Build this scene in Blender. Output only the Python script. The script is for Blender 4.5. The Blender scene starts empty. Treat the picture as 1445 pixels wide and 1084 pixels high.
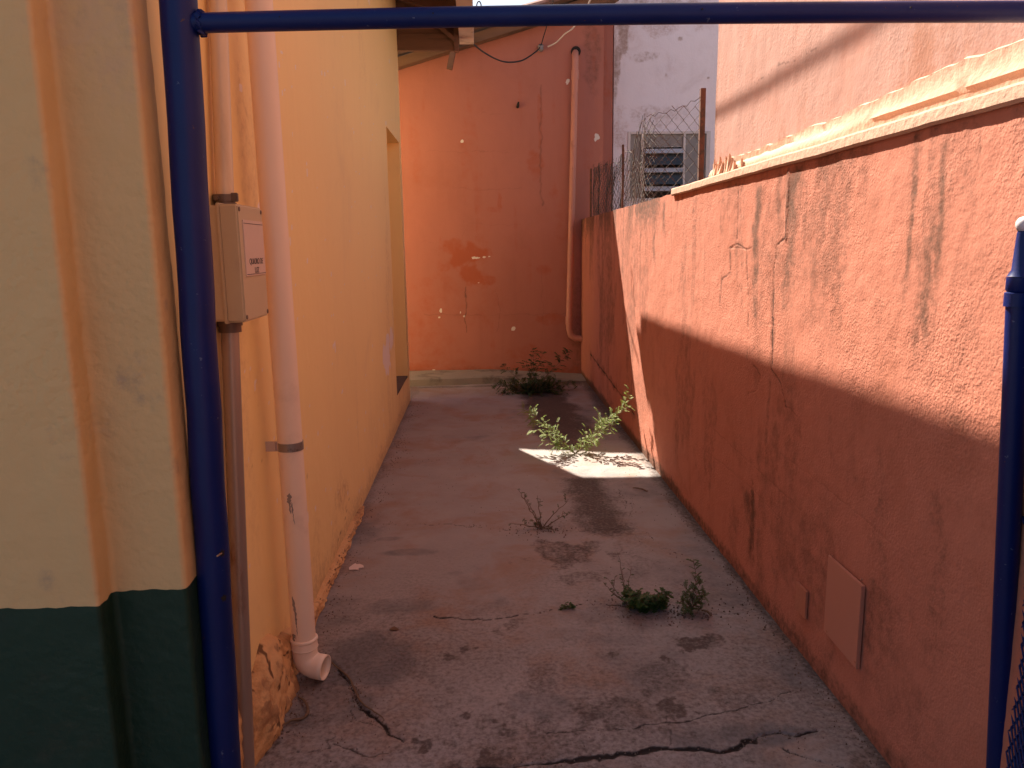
import bpy, bmesh, math, random
import numpy as np
from mathutils import Vector, Matrix
R = math.radians
random.seed(7)
scene = bpy.context.scene
COL = scene.collection

# ------------------------------------------------------------------ camera
PW, PH, FPX = 1445.0, 1084.0, 1085.0
PITCH, YAW, ROLL, CH = 10.1, 2.2, -0.8, 1.5
def _axes():
    p, y, ro = R(PITCH), R(YAW), R(ROLL)
    f = np.array([math.sin(y)*math.cos(p), math.cos(y)*math.cos(p), -math.sin(p)])
    r = np.array([math.cos(y), -math.sin(y), 0.0]); u = np.cross(r, f)
    return r*math.cos(ro)+u*math.sin(ro), -r*math.sin(ro)+u*math.cos(ro), f
AR, AU, AF = _axes()
cam_d = bpy.data.cameras.new('camera'); cam = bpy.data.objects.new('camera', cam_d); COL.objects.link(cam)
cam_d.sensor_width = 36; cam_d.lens = FPX/PW*36; cam_d.clip_start = .05; cam_d.clip_end = 500
cam.matrix_world = Matrix(((AR[0], AU[0], -AF[0], 0), (AR[1], AU[1], -AF[1], 0), (AR[2], AU[2], -AF[2], CH), (0, 0, 0, 1)))
scene.camera = cam
def on(x, y, ax, val):
    """world point where the survey ray through a photo pixel meets the plane axis=val"""
    d = AR*(x-PW/2)/FPX - AU*(y-PH/2)/FPX + AF
    o = np.array([0, 0, CH]); t = (val-o[ax])/d[ax]
    return o+d*t

# ------------------------------------------------------------------ light
SUN = Vector((0.5, -1.0, -1.16)).normalized()          # direction the light travels
ELEV = math.asin(-SUN.z); AZ = math.atan2(-SUN.x, -SUN.y)
world = bpy.data.worlds.new('World'); scene.world = world; world.use_nodes = True
wn = world.node_tree.nodes; wl = world.node_tree.links
for n in list(wn): wn.remove(n)
sky = wn.new('ShaderNodeTexSky'); sky.sky_type = 'NISHITA'; sky.sun_disc = False
sky.sun_elevation = ELEV; sky.sun_rotation = AZ; sky.dust_density = 2.5; sky.ozone_density = 1.0; sky.air_density = 1.0
bg = wn.new('ShaderNodeBackground'); bg.inputs[1].default_value = 0.055
wo = wn.new('ShaderNodeOutputWorld'); wl.new(sky.outputs[0], bg.inputs[0]); wl.new(bg.outputs[0], wo.inputs[0])
sun_d = bpy.data.lights.new('sun', 'SUN'); sun_d.energy = 5.0; sun_d.angle = R(.53); sun_d.color = (1.0, .90, .76)
sun = bpy.data.objects.new('sun', sun_d); COL.objects.link(sun); sun.location = (-4, 8, 10)
sun.rotation_euler = SUN.to_track_quat('-Z', 'Y').to_euler()
scene.view_settings.view_transform = 'Standard'; scene.view_settings.look = 'None'
scene.view_settings.exposure = 1.58; scene.view_settings.gamma = 1.0
scene.cycles.max_bounces = 14; scene.cycles.diffuse_bounces = 10

# ------------------------------------------------------------------ numpy noise
_rs = np.random.RandomState(3); _LT = _rs.rand(256, 256)
def vnoise(u, v):
    iu = np.floor(u).astype(int); iv = np.floor(v).astype(int); fu = u-iu; fv = v-iv
    fu = fu*fu*(3-2*fu); fv = fv*fv*(3-2*fv)
    a = _LT[iu & 255, iv & 255]; b = _LT[(iu+1) & 255, iv & 255]; c = _LT[iu & 255, (iv+1) & 255]; d = _LT[(iu+1) & 255, (iv+1) & 255]
    return (a*(1-fu)+b*fu)*(1-fv)+(c*(1-fu)+d*fu)*fv
def fbm(u, v, o=4):
    s = 0; a = .5; t = 0
    for k in range(o):
        s = s+a*vnoise(u*2**k+17.3*k, v*2**k+5.1*k); t += a; a *= .5
    return s/t
def ss(a, b, x):
    t = np.clip((x-a)/(b-a), 0, 1); return t*t*(3-2*t)
def pl_dist(U, V, pts, rough=0.0, fr=25):
    D = np.full(U.shape, 9.0)
    if rough: 
        U = U+rough*(fbm(U*fr, V*fr, 4)-.5); V = V+rough*(fbm(U*fr+40, V*fr+9, 4)-.5)
    for (a, b), (c, d) in zip(pts[:-1], pts[1:]):
        ex, ey = c-a, d-b; L = ex*ex+ey*ey+1e-12
        t = np.clip(((U-a)*ex+(V-b)*ey)/L, 0, 1)
        D = np.minimum(D, np.hypot(U-a-t*ex, V-b-t*ey))
    return D
def blob(U, V, c, ru, rv, warp=.5, fr=8):
    d = np.hypot((U-c[0])/ru, (V-c[1])/rv)+warp*(fbm(U*fr, V*fr, 5)-.5)*2
    return 1-ss(.55, 1.25, d)

# ------------------------------------------------------------------ materials
def newmat(name):
    m = bpy.data.materials.new(name); m.use_nodes = True; nt = m.node_tree
    for n in list(nt.nodes): nt.nodes.remove(n)
    o = nt.nodes.new('ShaderNodeOutputMaterial'); b = nt.nodes.new('ShaderNodeBsdfPrincipled')
    nt.links.new(b.outputs[0], o.inputs[0]); return m, nt, b
class G:
    def __init__(s, nt): s.nt = nt; s.tc = nt.nodes.new('ShaderNodeTexCoord').outputs['Object']
    def noise(s, sc, det=5, rough=.55, stretch=None, dist=0):
        v = s.tc
        if stretch:
            mp = s.nt.nodes.new('ShaderNodeMapping'); mp.inputs['Scale'].default_value = stretch
            s.nt.links.new(v, mp.inputs[0]); v = mp.outputs[0]
        n = s.nt.nodes.new('ShaderNodeTexNoise'); n.inputs['Scale'].default_value = sc; n.inputs['Detail'].default_value = det
        n.inputs['Roughness'].default_value = rough; n.inputs['Distortion'].default_value = dist
        s.nt.links.new(v, n.inputs['Vector']); return n.outputs['Fac']
    def voro(s, sc, rnd=1):
        n = s.nt.nodes.new('ShaderNodeTexVoronoi'); n.inputs['Scale'].default_value = sc; n.inputs['Randomness'].default_value = rnd
        n.feature = 'SMOOTH_F1'; s.nt.links.new(s.tc, n.inputs['Vector']); return n.outputs['Distance']
    def rng(s, x, a, b, c=0, d=1):
        n = s.nt.nodes.new('ShaderNodeMapRange'); n.inputs[1].default_value = a; n.inputs[2].default_value = b
        n.inputs[3].default_value = c; n.inputs[4].default_value = d; n.interpolation_type = 'SMOOTHSTEP'
        s.nt.links.new(x, n.inputs[0]); return n.outputs[0]
    def math(s, op, a, b=None):
        n = s.nt.nodes.new('ShaderNodeMath'); n.operation = op
        for i, x in enumerate((a, b)):
            if x is None: continue
            if isinstance(x, (int, float)): n.inputs[i].default_value = x
            else: s.nt.links.new(x, n.inputs[i])
        return n.outputs[0]
    def mix(s, f, a, b, bt='MIX'):
        n = s.nt.nodes.new('ShaderNodeMix'); n.data_type = 'RGBA'; n.blend_type = bt
        for i, x in ((0, f), (6, a), (7, b)):
            if isinstance(x, (int, float)): n.inputs[i].default_value = x
            elif isinstance(x, tuple): n.inputs[i].default_value = (*x, 1)
            else: s.nt.links.new(x, n.inputs[i])
        return n.outputs[2]
    def attr(s, name='paint'):
        a = s.nt.nodes.new('ShaderNodeAttribute'); a.attribute_name = name
        sp = s.nt.nodes.new('ShaderNodeSeparateColor'); s.nt.links.new(a.outputs['Color'], sp.inputs[0])
        return sp.outputs[0], sp.outputs[1], sp.outputs[2], a.outputs['Alpha']
    def bump(s, b, items, prev=None):
        for h, st, di in items:
            n = s.nt.nodes.new('ShaderNodeBump'); (s.nt.links.new(st, n.inputs['Strength']) if not isinstance(st, (int, float)) else setattr(n.inputs['Strength'], 'default_value', st)); n.inputs['Distance'].default_value = di
            s.nt.links.new(h, n.inputs['Height'])
            if prev: s.nt.links.new(prev, n.inputs['Normal'])
            prev = n.outputs[0]
        s.nt.links.new(prev, b.inputs['Normal']); return prev
def simple(name, col, rough=.6, metal=0, var=.12, vsc=9, dark=None, dsc=4, dth=(.55, .7), bsc=60, bst=.15, bdist=.002, stretch=None, spec=.5):
    m, nt, b = newmat(name); g = G(nt)
    c = g.mix(g.noise(vsc, 6, stretch=stretch), tuple(x*(1-var) for x in col), tuple(min(1, x*(1+var)) for x in col))
    if dark: c = g.mix(g.rng(g.noise(dsc, 8, .65, stretch=stretch), *dth), c, dark)
    nt.links.new(c, b.inputs['Base Color']); b.inputs['Roughness'].default_value = rough; b.inputs['Metallic'].default_value = metal
    b.inputs['Specular IOR Level'].default_value = spec
    g.bump(b, [(g.noise(bsc, 4), bst, bdist)])
    return m
def painted(name, base, cr, cg, cb, ca, rough=.8, var=.08, vsc=2.2, streak=.0, bumps=(), brk=(22, 30, 40), alt=None):
    """wall/floor paint with four hand placed masks (stains, on the floor also shade, second stain, chips, cracks)"""
    m, nt, b = newmat(name); g = G(nt); r, gg, bb, aa = g.attr()
    c = g.mix(g.noise(vsc, 7, .6), tuple(x*(1-var) for x in base), tuple(min(1, x*(1+var)) for x in base))
    if alt: c = g.mix(g.rng(g.noise(alt[1], 9, .68, dist=.4), alt[2], alt[3], 0, alt[4]), c, alt[0])
    if streak:
        c = g.mix(g.rng(g.noise(9, 6, .6, stretch=(1, 1, .09)), .48, .75, 0, streak), c, tuple(x*.6 for x in base))
    for msk, col, sc, mx in ((gg, cg, brk[1], .92), (r, cr, brk[0], .9)):
        f = g.math('ADD', msk, g.math('MULTIPLY', g.math('SUBTRACT', g.noise(sc, 9, .7), .5), g.math('MULTIPLY', g.math('MINIMUM', msk, .35), 4.6)))
        c = g.mix(g.math('MULTIPLY', g.rng(f, .1, .95), mx), c, col)
    c = g.mix(g.rng(g.math('ADD', bb, g.math('MULTIPLY', g.math('SUBTRACT', g.noise(38, 6, .7), .5), .5)), .36, .5), c, cb)
    c = g.mix(g.rng(aa, .1, .9), c, ca)
    nt.links.new(c, b.inputs['Base Color']); b.inputs['Roughness'].default_value = rough; b.inputs['Specular IOR Level'].default_value = .3
    items = []; rough_map = g.rng(g.noise(1.7, 5, .6, dist=.6), .34, .62, .35, 1.0)   # trowelled areas next to coarse ones
    for kind, sc, st, di in bumps:
        h = g.voro(sc) if kind == 'v' else g.noise(sc, 3, .5, stretch=(1, 1, .3) if kind == 's' else None)
        items.append((h, g.math('MULTIPLY', rough_map, st*1.15) if sc > 20 else st, di))
    g.bump(b, items); return m

M = {}
M['pink_stucco'] = painted('pink_stucco', (.55, .205, .132), (.22, .085, .05), (.10, .05, .03), (.42, .35, .30), (.03, .015, .01), .85, .10, 1.6, .16,
    (('n', 7, .3, .015), ('n', 80, .5, .0045), ('v', 150, .45, .0030), ('n', 300, .4, .0018)), brk=(16, 34, 40), alt=((.43, .15, .088), 3.0, .48, .70, .6))
M['pink_tall'] = painted('pink_tall', (.46, .25, .20), (.36, .15, .09), (.30, .14, .09), (.6, .5, .4), (.15, .07, .05), .85, .10, 1.9, .2,
    (('n', 6, .35, .015), ('s', 22, .3, .006), ('n', 60, .35, .005), ('v', 120, .3, .003), ('n', 260, .3, .0015)), alt=((.47, .21, .15), 2.6, .48, .72, .7))
M['back_pink'] = painted('back_pink', (.42, .16, .118), (.40, .10, .045), (.22, .09, .06), (.72, .66, .60), (.16, .07, .05), .7, .09, 1.1, .14,
    (('n', 5, .35, .02), ('n', 60, .25, .003)), brk=(9, 20, 40), alt=((.36, .125, .08), 1.6, .48, .75, .5))
M['yellow_wall'] = painted('yellow_wall', (.98, .73, .33), (.45, .24, .12), (.60, .42, .22), (.92, .80, .70), (.20, .11, .06), .6, .03, 1.3, .05,
    (('n', 4, .4, .02), ('n', 11, .22, .008), ('n', 120, .2, .0015), ('n', 25, .15, .004)), alt=((.80, .58, .30), 1.3, .5, .8, .5))
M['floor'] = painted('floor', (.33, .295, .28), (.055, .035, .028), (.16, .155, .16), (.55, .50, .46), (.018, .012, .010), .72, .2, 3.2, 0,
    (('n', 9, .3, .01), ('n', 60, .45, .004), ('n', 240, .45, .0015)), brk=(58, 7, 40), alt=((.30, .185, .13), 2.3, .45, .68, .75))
def crack_bump(m): pass
M['pillar'] = painted('pillar', (.66, .46, .22), (.60, .42, .25), (.4, .3, .2), (.6, .5, .4), (.3, .15, .08), .8, .05, 2, .06,
    (('n', 6, .4, .02), ('n', 34, .6, .008), ('v', 60, .5, .004), ('n', 200, .4, .0015)))
# ------------------------------------------------------------------ mesh helpers
def link(name, me, mat=None, parent=None, smooth=False):
    o = bpy.data.objects.new(name, me); COL.objects.link(o)
    if mat: me.materials.append(mat)
    if parent: o.parent = parent
    if smooth:
        me.polygons.foreach_set('use_smooth', [True]*len(me.polygons))
    return o
def thing(name, label, cat, loc=(0, 0, 0), group=None, rotz=0):
    o = bpy.data.objects.new(name, None); COL.objects.link(o); o.location = loc; o.rotation_euler.z = rotz
    o.empty_display_size = .1; o['label'] = label; o['category'] = cat
    if group: o['group'] = group
    return o
def tag(o, label, cat, group=None, kind=None):
    if label: o['label'] = label
    if cat: o['category'] = cat
    if group: o['group'] = group
    if kind: o['kind'] = kind
    return o
def frames(pts, flat=None):
    T = []
    for i in range(len(pts)):
        a = pts[max(0, i-1)]; b = pts[min(len(pts)-1, i+1)]; T.append((b-a).normalized())
    n = T[0].orthogonal().normalized() if flat is None else flat
    out = []
    for t in T:
        n = (n-t*n.dot(t)); n = n.normalized() if n.length > 1e-6 else t.orthogonal().normalized()
        out.append((n.copy(), t.cross(n)))
    return out
class MB:
    def __init__(s): s.v = []; s.f = []; s.mi = []
    def add(s, vs, fs, mi=0):
        o = len(s.v); s.v += [tuple(x) for x in vs]; s.f += [tuple(i+o for i in f) for f in fs]; s.mi += [mi]*len(fs)
    def tube(s, pts, r, n=10, cap=True, mi=0):
        pts = [Vector(p) for p in pts]; fr = frames(pts); vs = []
        for i, p in enumerate(pts):
            rr = r[i] if isinstance(r, (list, tuple)) else r
            for k in range(n):
                a = 2*math.pi*k/n; vs.append(p+fr[i][0]*math.cos(a)*rr+fr[i][1]*math.sin(a)*rr)
        fs = [(i*n+k, i*n+(k+1) % n, (i+1)*n+(k+1) % n, (i+1)*n+k) for i in range(len(pts)-1) for k in range(n)]
        if cap: fs += [tuple(range(n))[::-1], tuple((len(pts)-1)*n+k for k in range(n))]
        s.add(vs, fs, mi)
    def box(s, lo, hi, b=0, rot=None, piv=None, seg=2):
        bm = bmesh.new(); bmesh.ops.create_cube(bm, size=1)
        c = [(lo[i]+hi[i])/2 for i in range(3)]; d = [hi[i]-lo[i] for i in range(3)]
        for v in bm.verts: v.co = Vector((v.co[0]*d[0]+c[0], v.co[1]*d[1]+c[1], v.co[2]*d[2]+c[2]))
        if b: bmesh.ops.bevel(bm, geom=bm.edges[:], offset=b, segments=seg, affect='EDGES')
        if rot is not None:
            P = Vector(piv) if piv is not None else Vector(c)
            for v in bm.verts: v.co = rot @ (v.co-P)+P
        bm.verts.ensure_lookup_table(); bm.verts.index_update()
        s.add([v.co for v in bm.verts], [[v.index for v in f.verts] for f in bm.faces]); bm.free()
    def prism(s, poly, axis, a, b, mi=0):
        """poly: 2D outline in the other two axes (in axis order), extruded axis from a to b"""
        n = len(poly)
        def P(p, w): q = list(p); q.insert(axis, w); return tuple(q)
        vs = [P(p, a) for p in poly]+[P(p, b) for p in poly]
        fs = [tuple(range(n))[::-1], tuple(range(n, 2*n))]+[(i, (i+1) % n, n+(i+1) % n, n+i) for i in range(n)]
        s.add(vs, fs, mi)
    def build(s, name, mat, parent=None, smooth=None, loc=None):
        me = bpy.data.meshes.new(name); off = Vector(loc) if loc is not None else Vector((0, 0, 0))
        me.from_pydata([tuple(Vector(v)-off) for v in s.v], [], s.f)
        mats = mat if isinstance(mat, (list, tuple)) else [mat]
        for m_ in mats: me.materials.append(m_)
        if len(mats) > 1: me.polygons.foreach_set('material_index', s.mi)
        bm = bmesh.new(); bm.from_mesh(me); bmesh.ops.recalc_face_normals(bm, faces=bm.faces); bm.to_mesh(me); bm.free()
        if smooth is not None:
            try: me.polygons.foreach_set('use_smooth', [True]*len(me.polygons)); me.set_sharp_from_angle(angle=R(smooth))
            except Exception: pass
        o = bpy.data.objects.new(name, me); COL.objects.link(o); o.location = off
        if parent: o.parent = parent
        return o
def grid_mesh(name, patches, mat, parent=None, smooth=True):
    """patches: list of (U array 1d, V array 1d, fn(U,V)->(X,Y,Z), paint fn(U,V)->rgba (4 arrays) or None)"""
    VV = []; FF = []; CC = []; off = 0
    for us, vs, fn, pf in patches:
        U, V = np.meshgrid(np.array(us), np.array(vs), indexing='ij'); X, Y, Z = fn(U, V)
        nu, nv = U.shape
        VV.append(np.stack([np.broadcast_to(X, U.shape).ravel(), np.broadcast_to(Y, U.shape).ravel(), np.broadcast_to(Z, U.shape).ravel()], 1))
        i = np.arange(nu-1)[:, None]*nv+np.arange(nv-1)[None, :]
        FF.append((np.stack([i, i+nv, i+nv+1, i+1], -1).reshape(-1, 4)+off)); off += nu*nv
        c = np.zeros((nu*nv, 4)); 
        if pf is not None:
            for k, a in enumerate(pf(U, V)): c[:, k] = np.clip(np.broadcast_to(a, U.shape), 0, 1).ravel()
        CC.append(c)
    V_ = np.concatenate(VV); F_ = np.concatenate(FF); C_ = np.concatenate(CC)
    me = bpy.data.meshes.new(name); me.vertices.add(len(V_)); me.vertices.foreach_set('co', V_.astype(np.float32).ravel())
    me.loops.add(F_.size); me.loops.foreach_set('vertex_index', F_.astype(np.int32).ravel())
    me.polygons.add(len(F_)); me.polygons.foreach_set('loop_start', (np.arange(len(F_))*4).astype(np.int32))
    me.update(calc_edges=True)
    at = me.attributes.new('paint', 'FLOAT_COLOR', 'POINT'); at.data.foreach_set('color', C_.astype(np.float32).ravel())
    return link(name, me, mat, parent, smooth)
def spaced(a, b, f):
    out = [a]
    while out[-1] < b: out.append(out[-1]+f(out[-1]))
    out[-1] = b; return out

# ================================================================== GROUND
XL, XR = -0.73, 1.16
def FP(*pts):  # photo pixels -> floor coordinates
    return [tuple(on(x, y, 2, 0)[:2]) for x, y in pts]
def Z4(*pts): return FP(*[(400+x/2.064, 700+y/2.064) for x, y in pts])
cracks = [ (Z4((520, 800), (590, 791), (680, 784), (780, 775), (860, 768), (930, 764), (1000, 750), (1060, 741), (1120, 735), (1200, 738), (1280, 742), (1315, 728), (1340, 715), (1410, 700), (1445, 688), (1500, 690), (1560, 680)), .0085, 1.0),
  (Z4((760, 692), (860, 685), (940, 678), (1000, 672), (1080, 668), (1160, 655), (1230, 640), (1300, 625), (1400, 600), (1445, 580), (1490, 572)), .0028, .8),
  (Z4((440, 350), (530, 362), (580, 358), (640, 350), (700, 346), (740, 340), (780, 334), (830, 322), (870, 316), (920, 312), (1000, 320), (1120, 335)), .004, .95),
  (Z4((1240, 340), (1290, 337), (1350, 339)), .003, .6),
  (Z4((225, 78), (300, 82), (380, 84), (460, 82), (520, 86), (560, 88), (620, 92), (660, 98)), .003, .6),
  (Z4((866, 100), (900, 97), (950, 96), (1010, 92)), .003, .6),
  (Z4((120, 460), (145, 490), (165, 505), (185, 540), (205, 570), (212, 595), (235, 620), (262, 634), (285, 655), (310, 680), (345, 708)), .0060, 1.0),
  (Z4((205, 575), (198, 620), (205, 655), (245, 660), (285, 670)), .0022, .7), (Z4((150, 518), (180, 520), (205, 520)), .002, .6),
  (Z4((210, 560), (260, 562), (310, 565), (370, 580), (410, 578)), .002, .45), (Z4((310, 560), (306, 520), (330, 470), (370, 440), (380, 395)), .002, .35),
  (Z4((150, 722), (180, 735), (210, 752), (250, 760), (310, 748)), .004, .7), (Z4((50, 735), (90, 742), (130, 740), (132, 710), (160, 700)), .003, .6),
  (Z4((1000, -10), (1018, 30), (1010, 60)), .002, .5), (Z4((1060, 100), (1090, 140), (1120, 165), (1150, 170)), .002, .4),
  (Z4((1380, 470), (1400, 485), (1440, 478), (1500, 470)), .002, .6), (Z4((1110, 640), (1130, 690), (1122, 740)), .002, .5),
  (Z4((700, 690), (715, 665), (712, 650), (680, 640)), .003, .5), (Z4((860, 690), (875, 720), (880, 750)), .002, .4),
  (FP((960, 708), (985, 730), (1008, 752)), .002, .4), (FP((590, 650), (640, 648)), .002, .3), (FP((872, 690), (880, 705), (884, 716)), .003, .7),
  (FP((1110, 1058), (1150, 1075), (1190, 1083)), .005, .8), (FP((640, 592), (700, 588)), .002, .3), (FP((585, 600), (640, 612)), .002, .25)]
blobs_dark = [ (842, 172, .16, .17, 1.0), (862, 232, .14, .07, .75), (640, 655, .13, .09, .75), (490, 655, .07, .09, .6), (955, 605, .14, .10, 1.0), (1000, 640, .16, .05, .7),
  (490, 718, .035, .02, .9), (655, 746, .03, .018, .9), (900, 560, .15, .07, .45), (1180, 560, .20, .12, .55), (1130, 640, .12, .06, .55), (1320, 700, .10, .03, .6),
  (240, 735, .12, .05, .5), (760, 760, .14, .03, .6), (700, 600, .18, .10, .35), (490, 780, .05, .02, .9), (385, 400, .03, .05, .5), (1000, 150, .13, .30, .50), (1100, 330, .24, .10, .55),
  (1440, 560, .10, .10, .5), (120, 745, .1, .03, .4), (1100, 480, .16, .12, .35), (850, 700, .2, .05, .35), (610, 430, .02, .03, .4), (765, 487, .02, .015, .6), (555, 497, .012, .01, .8), (490, 400, .008, .008, .8), (482, 604, .01, .008, .8), (300, 60, .15, .02, .2)]
blobs_grey = [ (250, 480, .22, .22, .85), (170, 110, .25, .28, .7), (350, 320, .20, .10, .6), (360, 165, .14, .05, .7), (300, 125, .08, .04, .6), (520, 225, .07, .04, .4), (150, 330, .2, .16, .5),
  (1420, 690, .30, .09, .75), (1500, 500, .2, .18, .5), (1250, 180, .22, .5, .5), (90, 600, .25, .14, .6), (780, 610, .07, .08, .6), (700, 600, .05, .06, .5), (900, 400, .3, .10, .3)]
moss = FP((762, 548), (775, 575), (790, 605), (808, 632), (820, 668), (832, 695), (845, 720), (856, 745))
moss2 = FP((756, 545), (776, 572), (797, 612))
def floor_paint(U, V):
    r = np.zeros(U.shape); g = np.zeros(U.shape); a = np.zeros(U.shape); b = np.zeros(U.shape)
    for x, y, ru, rv, s in blobs_dark:
        c = Z4((x, y))[0]; r = np.maximum(r, s*(.30+.62*fbm(U*24, V*20, 5))*blob(U, V, c, ru*1.25, rv*1.25, 1.2, 11))
    for x, y, ru, rv, s in blobs_grey:
        c = Z4((x, y))[0]; g = np.maximum(g, s*blob(U, V, c, ru, rv, .7, 4))
    d = pl_dist(U, V, moss, .06, 9); r = np.maximum(r, .80*(1-.75*ss(4.8, 4.9, V)*ss(5.65, 5.5, V))*(1-ss(.04, .24, d+.12*(fbm(U*12, V*12)-.5))))  # trail thinned in colour across the sun patch so the lit floor stays bright
    d = pl_dist(U, V, moss2, .1, 5); r = np.maximum(r, .9*(1-ss(.12, .34, d+.2*(fbm(U*9, V*9)-.5))))
    c = FP((800, 538))[0]; r = np.maximum(r, .75*blob(U, V, c, .40, .35, .5, 5))
    c = FP((905, 600))[0]
    # grime where floor meets the two walls
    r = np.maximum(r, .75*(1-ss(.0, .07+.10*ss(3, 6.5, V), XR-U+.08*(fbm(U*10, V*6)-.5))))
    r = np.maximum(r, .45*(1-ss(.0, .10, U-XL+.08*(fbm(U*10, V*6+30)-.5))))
    r = np.maximum(r, .6*(1-ss(.0, .12, np.abs(V-8.32)+.1*(fbm(U*6, V*6)-.5)))*(U > -1))  # uneven dark line on the floor along the front of the kerb
    # scattered speckle at the near end
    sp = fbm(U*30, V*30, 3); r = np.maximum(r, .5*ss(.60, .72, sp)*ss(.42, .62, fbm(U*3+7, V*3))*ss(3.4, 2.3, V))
    nr = ss(4.7, 3.9, V); r = np.maximum(r, .40*nr*ss(4.9, 2.0, V)*(.5+fbm(U*3+5, V*3, 5))); r = np.maximum(r, .30*ss(.46, .72, fbm(U*2.4, V*2.0, 6))*nr); r = np.maximum(r, .55*ss(.50, .68, fbm(U*5+3, V*4, 6))*ss(3.2, 2.4, V)); r = np.maximum(r, .8*ss(.60, .70, fbm(U*9+3, V*7, 6))*ss(.45, .6, fbm(U*1.6+3, V*1.6, 3))*ss(3.4, 2.6, V)); g = np.maximum(g, .45*ss(.5, .7, fbm(U*1.8+11, V*1.5, 5)))  # near floor colour darkened to deepen its shade, mixed with real stains
    wv = .25+1.5*ss(.3, .7, fbm(U*7, V*7, 3))
    for pts, w, s in cracks:
        d = pl_dist(U, V, pts, .045, 16)+.006*(fbm(U*60, V*60, 3)-.5); w2 = np.maximum(w*wv, .0018)
        a = np.maximum(a, s*(1-ss(w2*.3, w2*1.2, d))); r = np.maximum(r, s*.36*(1-ss(w, w*9, d+.05*(fbm(U*24, V*24)-.4))))
    return r, g, b, a
def floor_fn(U, V):
    z = .010*(fbm(U*2.0, V*1.4, 3)-.5)+.004*(fbm(U*14, V*14, 3)-.5)
    for pts, w, s in cracks:
        z = z-.006*min(1, s*w/.006)*(1-ss(w*.3, w*1.3, pl_dist(U, V, pts, .045, 16)))
    return U, V, z-.002
ys = spaced(1.3, 9.3, lambda y: .0042*(max(y, 1.9)/2)**1.6)
xs = np.linspace(-.90, 1.30, 430)
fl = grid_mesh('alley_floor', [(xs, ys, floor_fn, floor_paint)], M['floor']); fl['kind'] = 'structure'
M['yard'] = simple('yard', (.33, .28, .24), .85, var=.2, vsc=2, dark=(.2, .16, .13), bsc=40, bst=.4)
gb = MB(); gb.add([(-60, -60, -.03), (60, -60, -.03), (60, 80, -.03), (-60, 80, -.03)], [(0, 1, 2, 3)])
o = gb.build('ground', M['yard']); o['kind'] = 'structure'
gb = MB(); gb.add([(-60, -3.2, -.012), (60, -3.2, -.012), (60, 1.302, -.012), (-60, 1.302, -.012)], [(0, 1, 2, 3)])
o = gb.build('pavement', M['yard']); o['kind'] = 'structure'
M['asphalt'] = simple('asphalt', (.055, .053, .05), .9, var=.25, vsc=3, bsc=120, bst=.5)
gb = MB(); gb.add([(-60, -60, -.02), (60, -60, -.02), (60, -3.2, -.02), (-60, -3.2, -.02)], [(0, 1, 2, 3)]); o = gb.build('road', M['asphalt']); o['kind'] = 'structure'  # unseen road behind the camera, kept dark so less light bounces onto the pillar

# ================================================================== RIGHT BOUNDARY WALL
TOPZ = 1.80
def WR(*pts): return [tuple(on(x, y, 0, XR)[1:]) for x, y in pts]
wr_cracks = [(WR((1042, 262), (1041, 300), (1038, 345), (1030, 352), (1030, 385), (1018, 395), (1015, 430)), .004, .9), (WR((1038, 345), (1052, 352), (1056, 420), (1054, 505)), .004, .75),
  (WR((1113, 238), (1109, 290), (1108, 335), (1096, 348), (1091, 380), (1090, 440), (1088, 520), (1100, 540), (1108, 575)), .0055, 1.0), (WR((1028, 350), (1060, 352)), .004, .6),
  (WR((1062, 515), (1072, 530), (1066, 550), (1055, 556)), .004, .7), (WR((1104, 572), (1125, 585), (1130, 620)), .003, .5), (WR((1075, 455), (1095, 458)), .003, .4),
  (WR((948, 292), (948, 380), (947, 460)), .006, .45), (WR((965, 300), (963, 500), (958, 620)), .004, .2), (WR((833, 500), (870, 550), (895, 585)), .012, .9),
  (WR((868, 350), (885, 400), (905, 455)), .004, .4), (WR((1000, 600), (1060, 655), (1130, 720)), .003, .45), (WR((1100, 640), (1180, 700), (1260, 770)), .003, .35), (WR((980, 625), (1020, 655), (1060, 690), (1105, 735)), .003, .4),
  (WR((1061, 680), (1063, 740), (1062, 800)), .005, .7), (WR((1290, 200), (1288, 350)), .002, .2), (WR((1385, 190), (1382, 240)), .002, .5)]
# (photo x, y top, y bottom, width m, strength)
wr_drips = [(1071, 270, 465, .045, .8), (1122, 245, 350, .06, .95), (1113, 340, 450, .05, .75), (1100, 255, 330, .03, .6), (1294, 195, 430, .018, .75), (1300, 350, 540, .03, .5), (1335, 215, 420, .022, .75), (1322, 300, 520, .03, .7),
  (1375, 200, 330, .04, .35), (1064, 460, 520, .03, .4), (1178, 330, 352, .05, .6), (1062, 700, 800, .03, .9), (1052, 700, 740, .05, .8), (1040, 350, 420, .03, .4), (1395, 300, 520, .03, .3), (1243, 420, 520, .03, .3),
  (988, 310, 450, .03, .3), (905, 300, 420, .05, .5), (925, 292, 380, .05, .7), (938, 288, 340, .04, .8), (880, 310, 400, .06, .55), (1100, 640, 900, .05, .35), (1250, 640, 900, .06, .35), (1330, 700, 1000, .06, .35), (1010, 560, 700, .03, .35), (850, 330, 430, .08, .5), (1085, 540, 700, .02, .45), (1170, 900, 1000, .05, .4), (1230, 820, 1000, .04, .4)]
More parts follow.
